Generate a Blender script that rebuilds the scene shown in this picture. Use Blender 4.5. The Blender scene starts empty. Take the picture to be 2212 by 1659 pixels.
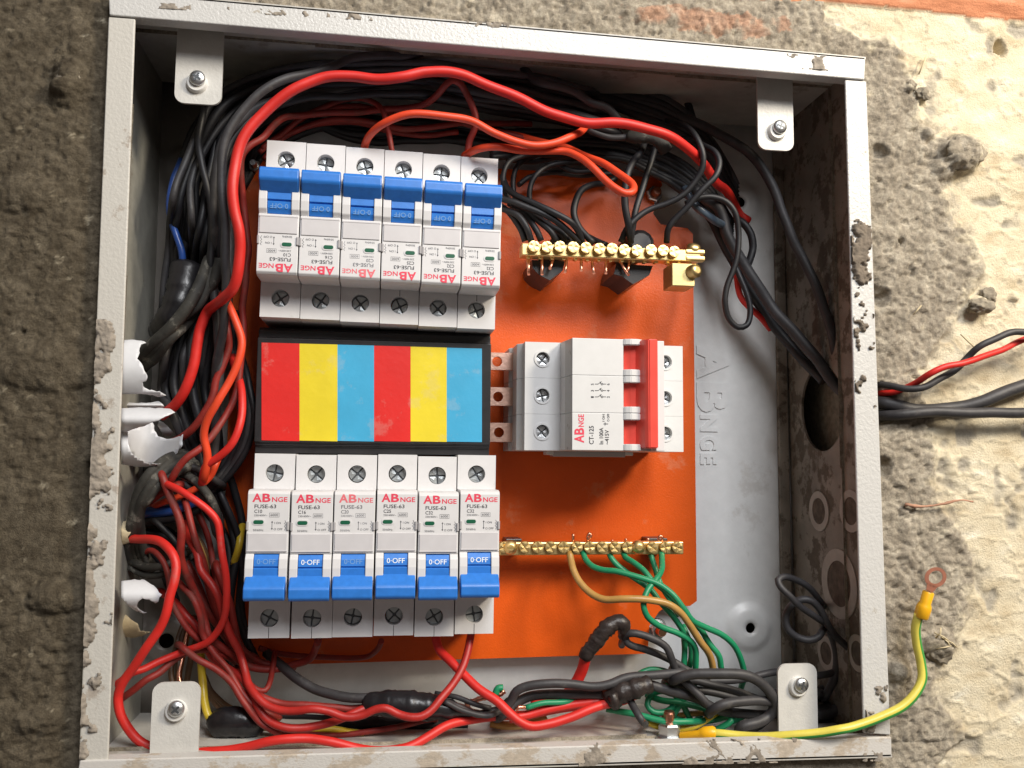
import bpy, bmesh, math, random
import numpy as np
from mathutils import Vector, Matrix
from mathutils.geometry import delaunay_2d_cdt
random.seed(7); rng = np.random.RandomState(5)
SC = bpy.context.scene; COL = SC.collection
S = 0.001                       # everything is authored in millimetres

# ---------------------------------------------------------------- camera
FPX = 1887.0; CAM = np.array([116.8, -368.2, -193.4])
def _rot(rx, ry, rz):
    cx, sx = math.cos(rx), math.sin(rx); cy, sy = math.cos(ry), math.sin(ry); cz, sz = math.cos(rz), math.sin(rz)
    X = np.array([[1,0,0],[0,cx,-sx],[0,sx,cx]]); Y = np.array([[cy,0,sy],[0,1,0],[-sy,0,cy]]); Z = np.array([[cz,-sz,0],[sz,cz,0],[0,0,1]])
    return Z @ Y @ X
RC = np.array([[1,0,0],[0,0,-1],[0,1,0]], float) @ _rot(.088, -.143, .009)
cd = bpy.data.cameras.new('camera'); cam = bpy.data.objects.new('camera', cd); COL.objects.link(cam)
cd.sensor_width = 36; cd.lens = 36*FPX/2212; cd.clip_start = .01; cd.clip_end = 50
mw = Matrix([list(RC[i]) + [CAM[i]*S] for i in range(3)] + [[0,0,0,1]])
cam.matrix_world = mw; SC.camera = cam
cd.dof.use_dof = False

# ---------------------------------------------------------------- light
SC.view_settings.view_transform = 'Standard'; SC.view_settings.look = 'None'
SC.view_settings.exposure = 0.0; SC.view_settings.gamma = 1
w = bpy.data.worlds.new('World'); SC.world = w; w.use_nodes = True
bg = w.node_tree.nodes['Background']; bg.inputs[0].default_value = (.92, .80, .72, 1); bg.inputs[1].default_value = .125
def lamp(name, loc, target, size, power, col, sy=None):
    l = bpy.data.lights.new(name, 'AREA'); l.shape = 'RECTANGLE'; l.size = size; l.size_y = sy or size
    l.energy = power; l.color = col
    o = bpy.data.objects.new(name, l); COL.objects.link(o); o.location = loc
    o.rotation_euler = (Vector(target) - Vector(loc)).to_track_quat('-Z', 'Y').to_euler(); return o
T0 = (.17, 0, -.16)
KD = Vector((.27, -1, .80)).normalized()
lamp('window_light', tuple(Vector(T0) + KD*1.3), T0, .42, 14.6, (.98, .985, 1), .62)
lamp('fill_softbox', tuple(Vector(T0) + Vector((.1, -1, 1.0)).normalized()*2.0), T0, 1.2, 3.0, (.92, .95, 1))  # added fill lamp with no real source, for soft reflections on metal
lamp('warm_patch', (.85, -.62, .36), (.50, .02, -.04), .20, 11, (1, .88, .70))

# ---------------------------------------------------------------- placing helpers
def U(u, v, Y):                 # a point of the picture, 2212 wide, at depth Y (mm behind the front rim)
    d = RC @ np.array([(u-1106)/FPX, (829.5-v)/FPX, -1.]); t = (Y-CAM[1])/d[1]; return CAM + t*d
def UX(u, v, X):
    d = RC @ np.array([(u-1106)/FPX, (829.5-v)/FPX, -1.]); t = (X-CAM[0])/d[0]; return CAM + t*d
def reg(x0, y0, w=1000., W=2212.):      # coordinates read off an enlarged detail
    k = W/w
    return lambda x, y: ((x0 + x/k)/1.801, (y0 + y/k)/1.801)

# ---------------------------------------------------------------- materials
def mat(name, col, rough=.5, metal=0, bump=0, bscale=800, var=0, vscale=150, coat=0, spec=.5, dirt=None, dscale=90, dthr=.55, dcol=(.20,.165,.125), trans=0, stretch=None):
    m = bpy.data.materials.new(name); m.use_nodes = True; nt = m.node_tree; N = nt.nodes; L = nt.links
    b = N['Principled BSDF']; b.inputs['Base Color'].default_value = (*col, 1)
    b.inputs['Roughness'].default_value = rough; b.inputs['Metallic'].default_value = metal
    b.inputs['Coat Weight'].default_value = coat; b.inputs['Specular IOR Level'].default_value = spec
    geo = N.new('ShaderNodeNewGeometry'); pos = geo.outputs['Position']
    if stretch:
        mp = N.new('ShaderNodeMapping'); mp.inputs['Scale'].default_value = stretch; L.new(pos, mp.inputs[0]); pos = mp.outputs[0]
    def noise(sc, det=4, r=.55):
        n = N.new('ShaderNodeTexNoise'); n.inputs['Scale'].default_value = sc; n.inputs['Detail'].default_value = det; n.inputs['Roughness'].default_value = r
        L.new(pos, n.inputs['Vector']); return n
    cur = None
    if var:
        n = noise(vscale); mx = N.new('ShaderNodeMix'); mx.data_type = 'RGBA'
        mr = N.new('ShaderNodeMapRange'); mr.inputs[1].default_value = .35; mr.inputs[2].default_value = .68; L.new(n.outputs['Fac'], mr.inputs[0])
        L.new(mr.outputs[0], mx.inputs[0])
        mx.inputs[6].default_value = (*[c*(1-var) for c in col], 1); mx.inputs[7].default_value = (*[min(1, c*(1+var*.6)) for c in col], 1)
        cur = mx.outputs[2]
    if dirt:
        n = noise(dscale, 7, .68); mr = N.new('ShaderNodeMapRange'); mr.inputs[1].default_value = dthr; mr.inputs[2].default_value = dthr+.06; mr.inputs[4].default_value = dirt
        L.new(n.outputs['Fac'], mr.inputs[0]); mx = N.new('ShaderNodeMix'); mx.data_type = 'RGBA'; L.new(mr.outputs[0], mx.inputs[0])
        if cur: L.new(cur, mx.inputs[6])
        else: mx.inputs[6].default_value = (*col, 1)
        n2 = noise(dscale*6, 3); mx2 = N.new('ShaderNodeMix'); mx2.data_type = 'RGBA'; L.new(n2.outputs['Fac'], mx2.inputs[0])
        mx2.inputs[6].default_value = (*[c*.55 for c in dcol], 1); mx2.inputs[7].default_value = (*[c*1.5 for c in dcol], 1)
        L.new(mx2.outputs[2], mx.inputs[7]); cur = mx.outputs[2]
        rr = N.new('ShaderNodeMapRange'); rr.inputs[3].default_value = rough; rr.inputs[4].default_value = .9; L.new(mr.outputs[0], rr.inputs[0]); L.new(rr.outputs[0], b.inputs['Roughness'])
    if cur: L.new(cur, b.inputs['Base Color'])
    if bump:
        n = noise(bscale, 3); bp = N.new('ShaderNodeBump'); bp.inputs['Strength'].default_value = bump; bp.inputs['Distance'].default_value = .0004
        L.new(n.outputs['Fac'], bp.inputs['Height']); L.new(bp.outputs[0], b.inputs['Normal'])
    if trans: b.inputs['Transmission Weight'].default_value = trans
    return m
M = {}
PAINT = (.60, .59, .56)
M['paint'] = mat('grey_white_enamel', PAINT, .35, bump=.35, bscale=900, var=.06)
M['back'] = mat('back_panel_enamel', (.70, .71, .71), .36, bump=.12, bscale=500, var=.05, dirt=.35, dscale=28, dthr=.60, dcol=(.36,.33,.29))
def stain_shade(m, lo, hi, col, sc=22, thr=.42):     # mortar stains and painted-in shade, thickening toward one side of the sheet
    nt = m.node_tree; N = nt.nodes; L = nt.links; b = N['Principled BSDF']; src = b.inputs['Base Color'].links[0].from_socket
    geo = N.new('ShaderNodeNewGeometry'); sx = N.new('ShaderNodeSeparateXYZ'); L.new(geo.outputs['Position'], sx.inputs[0])
    mr = N.new('ShaderNodeMapRange'); mr.inputs[1].default_value = lo; mr.inputs[2].default_value = hi; L.new(sx.outputs[0], mr.inputs[0])
    n = N.new('ShaderNodeTexNoise'); n.inputs['Scale'].default_value = sc; n.inputs['Detail'].default_value = 6; L.new(geo.outputs['Position'], n.inputs['Vector'])
    ad = N.new('ShaderNodeMath'); ad.operation = 'MULTIPLY_ADD'; L.new(n.outputs['Fac'], ad.inputs[0]); ad.inputs[1].default_value = 1.0; L.new(mr.outputs[0], ad.inputs[2])
    m2 = N.new('ShaderNodeMapRange'); m2.inputs[1].default_value = .95; m2.inputs[2].default_value = 1.35; m2.inputs[4].default_value = .85; L.new(ad.outputs[0], m2.inputs[0])
    mx = N.new('ShaderNodeMix'); mx.data_type = 'RGBA'; L.new(m2.outputs[0], mx.inputs[0]); L.new(src, mx.inputs[6]); mx.inputs[7].default_value = (*col, 1); L.new(mx.outputs[2], b.inputs['Base Color'])
stain_shade(M['back'], .062, .012, (.13, .105, .08)); stain_shade(M['back'], .308, .352, (.30, .26, .22), 30)  # left call paints the shadow of breakers and wires in with the mud
M['rim_clean'] = mat('rim_enamel', (.56, .555, .54), .30, bump=.7, bscale=750, dirt=.9, dscale=95, dthr=.655, dcol=(.33,.28,.21))
M['rim_muddy'] = mat('muddy_rim_enamel', (.54, .52, .475), .42, bump=.5, bscale=800, dirt=.85, dscale=75, dthr=.585, dcol=(.34,.29,.24))
M['rim_bottom'] = mat('dusty_rim_enamel', (.58, .56, .53), .42, bump=.4, bscale=800, dirt=.85, dscale=60, dthr=.50, dcol=(.42,.35,.27), stretch=(1, 1, 1.6))
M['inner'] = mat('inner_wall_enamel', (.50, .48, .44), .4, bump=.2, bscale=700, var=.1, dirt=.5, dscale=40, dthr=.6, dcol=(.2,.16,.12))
M['innershade'] = mat('shaded_inner_enamel', (.33, .32, .28), .5, bump=.2, bscale=700, var=.12, dirt=.6, dscale=40, dthr=.6, dcol=(.16,.13,.10))  # inner enamel darkened to paint shade onto the left wall
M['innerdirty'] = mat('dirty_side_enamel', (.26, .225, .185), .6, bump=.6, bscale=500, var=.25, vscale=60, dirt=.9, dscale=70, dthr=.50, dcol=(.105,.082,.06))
M['ko'] = mat('knockout_enamel', (.40, .35, .30), .5, bump=.2, var=.15)
M['kod'] = mat('knockout_dirt', (.12, .09, .065), .8, bump=.6, bscale=700, var=.4, vscale=220)
M['orange'] = mat('orange_enamel', (.66, .093, .006), .36, spec=.4, bump=.3, bscale=1300, var=.05, vscale=60, dirt=.22, dscale=45, dthr=.60, dcol=(.55,.30,.17))
M['white'] = mat('white_plastic', (.66, .655, .665), .42, bump=.03, var=.03, dirt=.22, dscale=160, dthr=.64, dcol=(.40,.36,.32))
M['switchwhite'] = mat('switch_plastic', (.66, .665, .67), .38, bump=.03, var=.03, dirt=.2, dscale=150, dthr=.66, dcol=(.38,.35,.32))
M['grime'] = mat('grimy_switch_plastic', (.50, .49, .48), .5, bump=.05, dirt=.8, dscale=170, dthr=.60, dcol=(.22,.18,.15))
M['cover'] = mat('clear_cover_plastic', (.60, .585, .60), .3, var=.04, coat=.4)
M['clip'] = mat('clear_clip_plastic', (.42, .41, .42), .15, coat=.5)
M['blue'] = mat('blue_plastic', (.028, .185, .62), .36, bump=.05, var=.08, vscale=400)
M['red'] = mat('red_translucent_plastic', (.80, .085, .062), .28, var=.1, vscale=120, coat=.3)
M['black'] = mat('black_plastic', (.022, .021, .023), .32, bump=.05, var=.2)
M['hole'] = mat('dark_hole', (.012, .011, .010), .9)
M['print_red'] = mat('red_print', (.72, .055, .10), .5)
M['print_red_pale'] = mat('worn_red_print', (.74, .16, .19), .5)
M['print_black'] = mat('black_print', (.035, .035, .045), .5)
M['print_grey'] = mat('worn_black_print', (.16, .16, .18), .5)
M['print_white'] = mat('white_print', (.78, .85, .92), .5)
M['print_dim'] = mat('worn_white_print', (.15, .32, .64), .5)
M['green_ind'] = mat('green_indicator', (.008, .10, .05), .35)
M['zinc'] = mat('zinc_screw', (.68, .70, .72), .36, 1, bump=.15, bscale=1500)
M['zincdark'] = mat('dull_screw', (.50, .53, .54), .42, 1, bump=.15, bscale=1800)
M['slot'] = mat('screw_slot', (.13, .14, .15), .5, .8)
M['brass'] = mat('brass', (.88, .66, .30), .40, 1, bump=.04, bscale=600, var=.06)
M['brassslot'] = mat('brass_slot', (.44, .31, .11), .55, 1)
M['brassplain'] = mat('matt_brass', (.58, .47, .23), .5, 1, bump=.15, bscale=1600, var=.1)
M['copper'] = mat('copper', (.78, .37, .25), .3, 1, bump=.2, bscale=900, var=.12)
M['copperdull'] = mat('tinned_copper_bar', (.78, .50, .40), .36, 1, bump=.25, bscale=600, var=.12, vscale=90)
M['lug'] = mat('dull_copper_lug', (.30, .105, .055), .45, .25, var=.15, vscale=300)
M['wire_red'] = mat('red_insulation', (.62, .022, .016), .47, bump=.12, bscale=500, var=.08, dirt=.35, dscale=55, dthr=.62, dcol=(.30,.12,.10))
M['wire_mid_red'] = mat('shaded_red_insulation', (.42, .020, .015), .46, bump=.2, var=.15, dirt=.4, dscale=50, dthr=.6, dcol=(.22,.09,.07))  # red insulation darkened to paint in shade on lower-left wires
M['wire_orange'] = mat('orange_red_insulation', (.74, .065, .020), .45, bump=.1, bscale=500, var=.06)
M['wire_dark_red'] = mat('shaded_dull_red_insulation', (.25, .020, .014), .55, bump=.2, var=.25, dirt=.4, dscale=60, dthr=.56, dcol=(.14,.06,.045))  # dull red, darkened further to paint in the shade of the lower-left tangle
M['wire_black'] = mat('black_insulation', (.014, .014, .017), .52, bump=.15, bscale=500, var=.2)
M['wire_char'] = mat('charcoal_insulation', (.040, .038, .041), .55, bump=.3, bscale=450, var=.25, dirt=.35, dscale=80, dthr=.6, dcol=(.12,.11,.10))
M['wire_dusty'] = mat('dusty_black_insulation', (.036, .034, .029), .75, bump=.6, bscale=400, var=.35, vscale=120, dirt=.6, dscale=120, dthr=.56, dcol=(.19,.18,.155))
M['wire_green'] = mat('green_insulation', (.012, .235, .105), .42, bump=.1, var=.08)
M['wire_tan'] = mat('tan_insulation', (.42, .24, .07), .36, bump=.1, var=.1)
M['wire_yellow'] = mat('yellow_insulation', (.64, .46, .035), .34, bump=.1, var=.08)
M['wire_brown'] = mat('brown_insulation', (.11, .06, .03), .4, var=.3)
M['wire_blue'] = mat('blue_insulation', (.018, .065, .27), .32, var=.15)
M['wire_slate'] = mat('slate_blue_insulation', (.075, .105, .145), .3, var=.1)
M['wire_greyblack'] = mat('grey_cable_sheath', (.085, .095, .11), .28, bump=.2, var=.12)
M['lugyellow'] = mat('yellow_sleeve', (.86, .44, .012), .36, var=.06)
M['earthyellow'] = mat('earth_yellow', (.72, .62, .10), .34, bump=.15, bscale=500, var=.06)
M['earthgreen'] = mat('earth_green', (.05, .30, .06), .34, bump=.15, var=.06)
M['tape'] = mat('black_tape', (.014, .013, .015), .30, bump=.5, bscale=260, var=.2)
M['tape_matt'] = mat('brown_black_tape', (.028, .020, .018), .42, bump=1.0, bscale=420, var=.3, vscale=300)
M['pvc'] = mat('white_pvc', (.66, .67, .70), .42, bump=.1, var=.05)
M['foam'] = mat('cream_torn_lining', (.55, .46, .30), .8, bump=.8, bscale=500, var=.2)
M['mudclod'] = mat('grey_mortar_clod', (.29, .25, .19), .92, bump=1, bscale=550, var=.35, vscale=260)
M['mudrim'] = mat('pale_dried_mud', (.30, .26, .215), .92, bump=1, bscale=700, var=.3, vscale=300)
M['mudrimdark'] = mat('brown_dried_mud', (.19, .155, .12), .92, bump=1, bscale=700, var=.35, vscale=260)
M['collar'] = mat('nylon_collar', (.72, .71, .68), .35)
M['lred'] = mat('red_sticker', (.66, .022, .018), .38, bump=.25, bscale=220, var=.07, vscale=50, dirt=.16, dscale=70, dthr=.58, dcol=(.45,.40,.34))
M['lyellow'] = mat('yellow_sticker', (.74, .60, .028), .38, bump=.25, bscale=220, var=.07, vscale=50, dirt=.16, dscale=70, dthr=.58, dcol=(.45,.40,.34))
M['lblue'] = mat('blue_sticker', (.055, .38, .64), .38, bump=.25, bscale=220, var=.07, vscale=50, dirt=.16, dscale=70, dthr=.58, dcol=(.45,.40,.34))
M['straw'] = mat('straw', (.62, .52, .33), .7, var=.2)
M['stick'] = mat('reddish_wood_sliver', (.42, .22, .14), .75, bump=.8, bscale=600, var=.25)

# ---------------------------------------------------------------- mesh helpers (mm in, metres out)
class MB:
    def __init__(s): s.v = []; s.f = []; s.sm = []
    def add(s, vs, fs, smooth=False):
        o = len(s.v); s.v += [tuple(map(float, p)) for p in vs]; s.f += [tuple(i+o for i in f) for f in fs]; s.sm += [smooth]*len(fs); return s
    def bm(s, b, smooth=False):
        b.verts.index_update(); s.add([v.co[:] for v in b.verts], [[v.index for v in f.verts] for f in b.faces], smooth); b.free(); return s
    def box(s, x0, x1, y0, y1, z0, z1, bev=0, seg=2):
        b = bmesh.new(); bmesh.ops.create_cube(b, size=1)
        for v in b.verts: v.co = Vector(((x0+x1)/2+v.co.x*(x1-x0), (y0+y1)/2+v.co.y*(y1-y0), (z0+z1)/2+v.co.z*(z1-z0)))
        if bev: bmesh.ops.bevel(b, geom=b.edges[:], offset=bev, segments=seg, affect='EDGES', profile=.5, clamp_overlap=True)
        return s.bm(b)
    def prof(s, pts, x0, x1, bev=0, seg=2):     # polygon in (y, z) extruded along x
        b = bmesh.new(); A = [b.verts.new((x0, p[0], p[1])) for p in pts]; B = [b.verts.new((x1, p[0], p[1])) for p in pts]
        n = len(pts); b.faces.new(A); b.faces.new(B[::-1])
        for i in range(n): b.faces.new((A[i], B[i], B[(i+1) % n], A[(i+1) % n]))
        bmesh.ops.recalc_face_normals(b, faces=b.faces[:])
        if bev: bmesh.ops.bevel(b, geom=[e for e in b.edges if e.calc_face_angle(0) > .35], offset=bev, segments=seg, affect='EDGES', profile=.5, clamp_overlap=True)
        return s.bm(b)
    def lathe(s, ps, c, ax=(0,-1,0), n=24, smooth=True, ph=0):   # ps = (radius, distance along axis)
        a = Vector(ax).normalized(); t = a.orthogonal().normalized(); q = a.cross(t); vs = []; fs = []
        for r, h in ps:
            for k in range(n):
                th = 2*math.pi*k/n + ph; vs.append(Vector(c) + a*h + t*(r*math.cos(th)) + q*(r*math.sin(th)))
        for i in range(len(ps)-1):
            for k in range(n): fs.append((i*n+k, i*n+(k+1) % n, (i+1)*n+(k+1) % n, (i+1)*n+k))
        s.add(vs, fs, smooth); s.add(vs[:n], [tuple(range(n))[::-1]]); return s.add(vs[-n:], [tuple(range(n))])
    def plate(s, outer, holes, th, fn, extra=(), smooth=False, y=0):  # flat outline with holes, fn(a, b, depth) -> point
        pts = [Vector(p) for p in outer]; eds = []; n = len(pts)
        for h in holes:
            o = len(pts); pts += [Vector(p) for p in h]; eds += [(o+i, o+(i+1) % len(h)) for i in range(len(h))]
        pts += [Vector(p) for p in extra]
        v, e, f, *_ = delaunay_2d_cdt(pts, eds, [list(range(n))], 1, 1e-5)
        def inside(p, poly):
            c = False; j = len(poly)-1
            for i in range(len(poly)):
                if (poly[i][1] > p[1]) != (poly[j][1] > p[1]) and p[0] < (poly[j][0]-poly[i][0])*(p[1]-poly[i][1])/(poly[j][1]-poly[i][1])+poly[i][0]: c = not c
                j = i
            return c
        fs = [t for t in f if not any(inside((sum(v[i][0] for i in t)/len(t), sum(v[i][1] for i in t)/len(t)), h) for h in holes)]
        b = bmesh.new(); A = [b.verts.new(fn(p[0], p[1], y)) for p in v]; B = [b.verts.new(fn(p[0], p[1], y+th)) for p in v]
        for t in fs:
            try: b.faces.new([A[i] for i in t]); b.faces.new([B[i] for i in t][::-1])
            except ValueError: pass
        for ed in [x for x in b.edges if len(x.link_faces) == 1 and x.verts[0].index < 0 or len(x.link_faces) == 1]:
            pass
        b.verts.index_update(); nv = len(v)
        for ed in [x for x in b.edges if len(x.link_faces) == 1]:
            i, j = ed.verts[0].index, ed.verts[1].index
            if i < nv and j < nv:
                try: b.faces.new((A[i], A[j], B[j], B[i]))
                except ValueError: pass
        bmesh.ops.delete(b, geom=[x for x in b.verts if not x.link_faces], context='VERTS')
        bmesh.ops.recalc_face_normals(b, faces=b.faces[:])
        return s.bm(b, smooth)
    def mesh(s, name, org=(0,0,0)):
        me = bpy.data.meshes.new(name); o = np.array(org, float)
        me.from_pydata([((p[0]-o[0])*S, (p[1]-o[1])*S, (p[2]-o[2])*S) for p in s.v], [], s.f)
        if any(s.sm): me.polygons.foreach_set('use_smooth', s.sm)
        me.update(); return me
    def obj(s, name, m, parent=None, org=None):
        if org is None:
            if parent is not None: org = (0,0,0)
            else: a = np.array(s.v); org = tuple((a.min(0)+a.max(0))/2)
        me = s.mesh(name, org); me.materials.append(M[m] if isinstance(m, str) else m)
        o = bpy.data.objects.new(name, me); COL.objects.link(o)
        if parent is not None: o.parent = parent
        else: o.location = [c*S for c in org]
        return o
def tag(o, label=None, cat=None, group=None, kind=None):
    if label: o['label'] = label
    if cat: o['category'] = cat
    if group: o['group'] = group
    if kind: o['kind'] = kind
    return o
def thing(name, label, cat, loc=(0,0,0), group=None, ry=0):
    o = bpy.data.objects.new(name, None); COL.objects.link(o); o.empty_display_size = .01
    o.location = [c*S for c in loc]; o.rotation_euler = (0, ry, 0); return tag(o, label, cat, group)
def rel(mb, root):              # world-authored mm geometry hung under a thing standing elsewhere
    l = root.location; mb.v = [(p[0]-l[0]/S, p[1]-l[1]/S, p[2]-l[2]/S) for p in mb.v]; return mb
def circ(cx, cy, r, n=24, ry=None): return [(cx+r*math.cos(2*math.pi*k/n), cy+(ry or r)*math.sin(2*math.pi*k/n)) for k in range(n)]
def rrect(x0, x1, z0, z1, r, n=5):
    o = []
    for cx, cz, a in ((x1-r, z1-r, 0), (x0+r, z1-r, 90), (x0+r, z0+r, 180), (x1-r, z0+r, 270)):
        for k in range(n+1): t = math.radians(a+90*k/n); o.append((cx+r*math.cos(t), cz+r*math.sin(t)))
    return o
XZ = lambda y0: (lambda a, b, d: (a, y0+d, b))

def smooth_path(P, step=1.6):
    P = [np.array(p, float) for p in P]
    if len(P) == 2: P = [P[0], (P[0]+P[1])/2, P[1]]
    Q = [2*P[0]-P[1]] + P + [2*P[-1]-P[-2]]; out = []
    for i in range(1, len(Q)-2):
        p0, p1, p2, p3 = Q[i-1:i+3]
        t1 = max(np.linalg.norm(p1-p0), 1e-3)**.5; t2 = t1+max(np.linalg.norm(p2-p1), 1e-3)**.5; t3 = t2+max(np.linalg.norm(p3-p2), 1e-3)**.5
        n = max(2, int(np.linalg.norm(p2-p1)/step))
        for k in range(n):
            t = t1+(t2-t1)*k/n
            A1 = (t1-t)/t1*p0+t/t1*p1; A2 = (t2-t)/(t2-t1)*p1+(t-t1)/(t2-t1)*p2; A3 = (t3-t)/(t3-t2)*p2+(t-t2)/(t3-t2)*p3
            B1 = (t2-t)/t2*A1+t/t2*A2; B2 = (t3-t)/(t3-t1)*A2+(t-t1)/(t3-t1)*A3
            out.append((t2-t)/(t2-t1)*B1+(t-t1)/(t2-t1)*B2)
    out.append(P[-1]); return out
def tube(mb, path, r, n=12, arc=None, rough=0, roff=0, flat=1):
    N = len(path); T = [Vector(path[min(i+1, N-1)]-path[max(i-1, 0)]).normalized() for i in range(N)]
    ref = Vector((0, -1, 0)); u = (ref-T[0]*ref.dot(T[0]))
    if u.length < .1: u = T[0].orthogonal()
    u.normalize(); vs = []; fs = []
    a0, a1 = arc or (0, 2*math.pi); closed = arc is None; m = n if closed else n+1
    for i in range(N):
        if i: u = (u-T[i]*u.dot(T[i])).normalized()
        q = T[i].cross(u); rr = r(i/(N-1)) if callable(r) else r
        for k in range(m):
            th = a0+(a1-a0)*k/n; j = 1+(rng.uniform(-rough, rough) if rough else 0)
            vs.append(Vector(path[i])+(u*math.cos(th)*flat+q*math.sin(th))*(rr*j+roff))
    for i in range(N-1):
        for k in range(n):
            fs.append((i*m+k, i*m+(k+1) % m, (i+1)*m+(k+1) % m, (i+1)*m+k))
    mb.add(vs, fs, True)
    if closed: mb.add([], []); o = len(mb.v)-N*m; mb.f += [tuple(o+k for k in range(n))[::-1], tuple(o+(N-1)*m+k for k in range(n))]; mb.sm += [False, False]
    return mb
def w3(pts, R=None):            # (x, y, depth) read from the picture
    return [U(*(R(p[0], p[1]) if R else (p[0], p[1])), p[2]) for p in pts]
def dfill(pts):                 # points without a depth take one between their neighbours
    ks = [i for i, p in enumerate(pts) if len(p) == 3]
    return [p if len(p) == 3 else (p[0], p[1], float(np.interp(i, ks, [pts[k][2] for k in ks]))) for i, p in enumerate(pts)]
TUCK = ('black leads coiled at the bottom right', 'red wires at the left side', 'black wires in the left bundle')
def turns(f, n=7, a=.35): return lambda t: f(t)+a*((t*n+.15*math.sin(t*40)) % 1)
def kinks(path, amp=.45):       # slight unevenness of handled cable
    o = rng.uniform(0, 99, 3); out = []; d = 0
    for i, p in enumerate(path):
        if i: d += np.linalg.norm(p-path[i-1])
        e = min(1, i/6, (len(path)-1-i)/6); out.append(p+amp*e*np.array([math.sin(d/4.1+o[k])*.45+math.sin(d/9.3+o[k]*2)*.8+math.sin(d/17+o[k]*3)*.6 for k in range(3)]))
    return out
def wire(label, m, r, pts, group=None, name='wire', cat='wire', R=None, n=12, rough=0):
    if group in TUCK and not R:     # loose ends disappear among the wires behind
        a, b, c, d = pts[0], pts[1], pts[-2], pts[-1]
        def ext(p, q_):
            l = math.hypot(p[0]-q_[0], p[1]-q_[1]) or 1; return (p[0]+(p[0]-q_[0])/l*14, p[1]+(p[1]-q_[1])/l*14, min(83, p[2]+24))
        pts = ([ext(a, b)] if a[2] < 70 else [])+list(pts)+([ext(d, c)] if d[2] < 70 else [])
    mb = MB(); tube(mb, kinks(smooth_path(w3(dfill(pts), R))), r, n, rough=rough)
    return tag(mb.obj(name, m), label, cat, group)

_tx = {}; CAPH = .7
def text_mesh(s, bold=0.0):
    if (s, bold) in _tx: return _tx[(s, bold)]
    c = bpy.data.curves.new('t', 'FONT'); c.body = s; c.size = 1; c.offset = bold; c.resolution_u = 3
    o = bpy.data.objects.new('t', c); COL.objects.link(o); bpy.context.view_layer.update()
    me = bpy.data.meshes.new_from_object(o.evaluated_get(bpy.context.evaluated_depsgraph_get()))
    v = [(p.co.x, p.co.y) for p in me.vertices]; f = [tuple(q.vertices) for q in me.polygons]
    bpy.data.objects.remove(o); bpy.data.curves.remove(c); bpy.data.meshes.remove(me)
    a = np.array(v); r = (a, f); _tx[(s, bold)] = r; return r
def put_text(mb, s, x, z, h, y, width=None, bold=.0, rot=0, depth=0, cap=.70):
    a, f = text_mesh(s, bold); a = a.copy(); a[:, 0] -= a[:, 0].min(); k = h/CAPH
    kx = k if width is None else width/max(a[:, 0].max(), 1e-6)
    ca, sa = math.cos(rot), math.sin(rot); X = a[:, 0]*kx; Zz = a[:, 1]*k
    P = [(x+p*ca-q*sa, y, z+p*sa+q*ca) for p, q in zip(X, Zz)]
    if not depth: mb.add(P, f); return mb
    n = len(P); B = [(p[0], y+depth, p[2]) for p in P]; cnt = {}
    for t in f:
        for i in range(len(t)): e = (t[i], t[(i+1) % len(t)]); cnt[e] = 1
    sd = [(e[1], e[0], e[0]+n, e[1]+n) for e in cnt if (e[1], e[0]) not in cnt]
    mb.add(P+B, list(f)+sd); return mb
CAPH = text_mesh('H')[0][:, 1].max()
def brand(mb, x, z, h, y, wd, rot=0, depth=0):      # two big letters, three small ones
    ca, sa = math.cos(rot), math.sin(rot); at = lambda d: (x+d*ca, z+d*sa)
    a = at(0); put_text(mb, 'A', *a, h, y, wd*.27, .028, rot, depth)
    a = at(wd*.285); put_text(mb, 'B', *a, h, y, wd*.235, .028, rot, depth)
    a = at(wd*.56); put_text(mb, 'NGE', *a, h*.58, y, wd*.44, .02, rot, depth); return mb
def screw(root, cx, cz, y, r, m='zincdark', slot='slot', name='terminal_screw', ph=None, n=20):   # pozidriv head facing the front, a part with its recess
    ph = rng.uniform(0, 1.5) if ph is None else ph
    g = r*.10
    base = MB(); base.lathe([(r, 2), (r, .75)], (cx, y, cz), (0, 1, 0), n); sb = base.obj(name, slot, root)
    ring = MB()
    for q in range(4):
        pts = []; a0 = ph+q*math.pi/2
        def P(u, v): return (cx+u*math.cos(a0)-v*math.sin(a0), cz+u*math.sin(a0)+v*math.cos(a0))
        arcp = [(r*.97*math.cos(t), r*.97*math.sin(t)) for t in np.linspace(math.asin(g/r), math.pi/2-math.asin(g/r), 6)]
        poly = [P(g*2.0, g), *[P(*c) for c in arcp], P(g, g*2.0), P(g*1.7, g*1.7)]
        cen = (np.mean([p[0] for p in poly]), np.mean([p[1] for p in poly])); nn = len(poly)
        tilt = rng.uniform(-.05, .05)*r
        fr = [(p[0], y+abs(tilt)*(.5+.5*math.cos(i)), p[1]) for i, p in enumerate(poly)]; bk = [(p[0], y+.9, p[1]) for p in poly]
        ring.add([(cen[0], y-.03*r, cen[1])]+fr+bk, [(0, i+1, (i+1) % nn+1) for i in range(nn)]+[(i+1, i+1+nn, (i+1) % nn+1+nn, (i+1) % nn+1) for i in range(nn)])
    ring.obj('screw_face', m, sb); return sb

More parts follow.
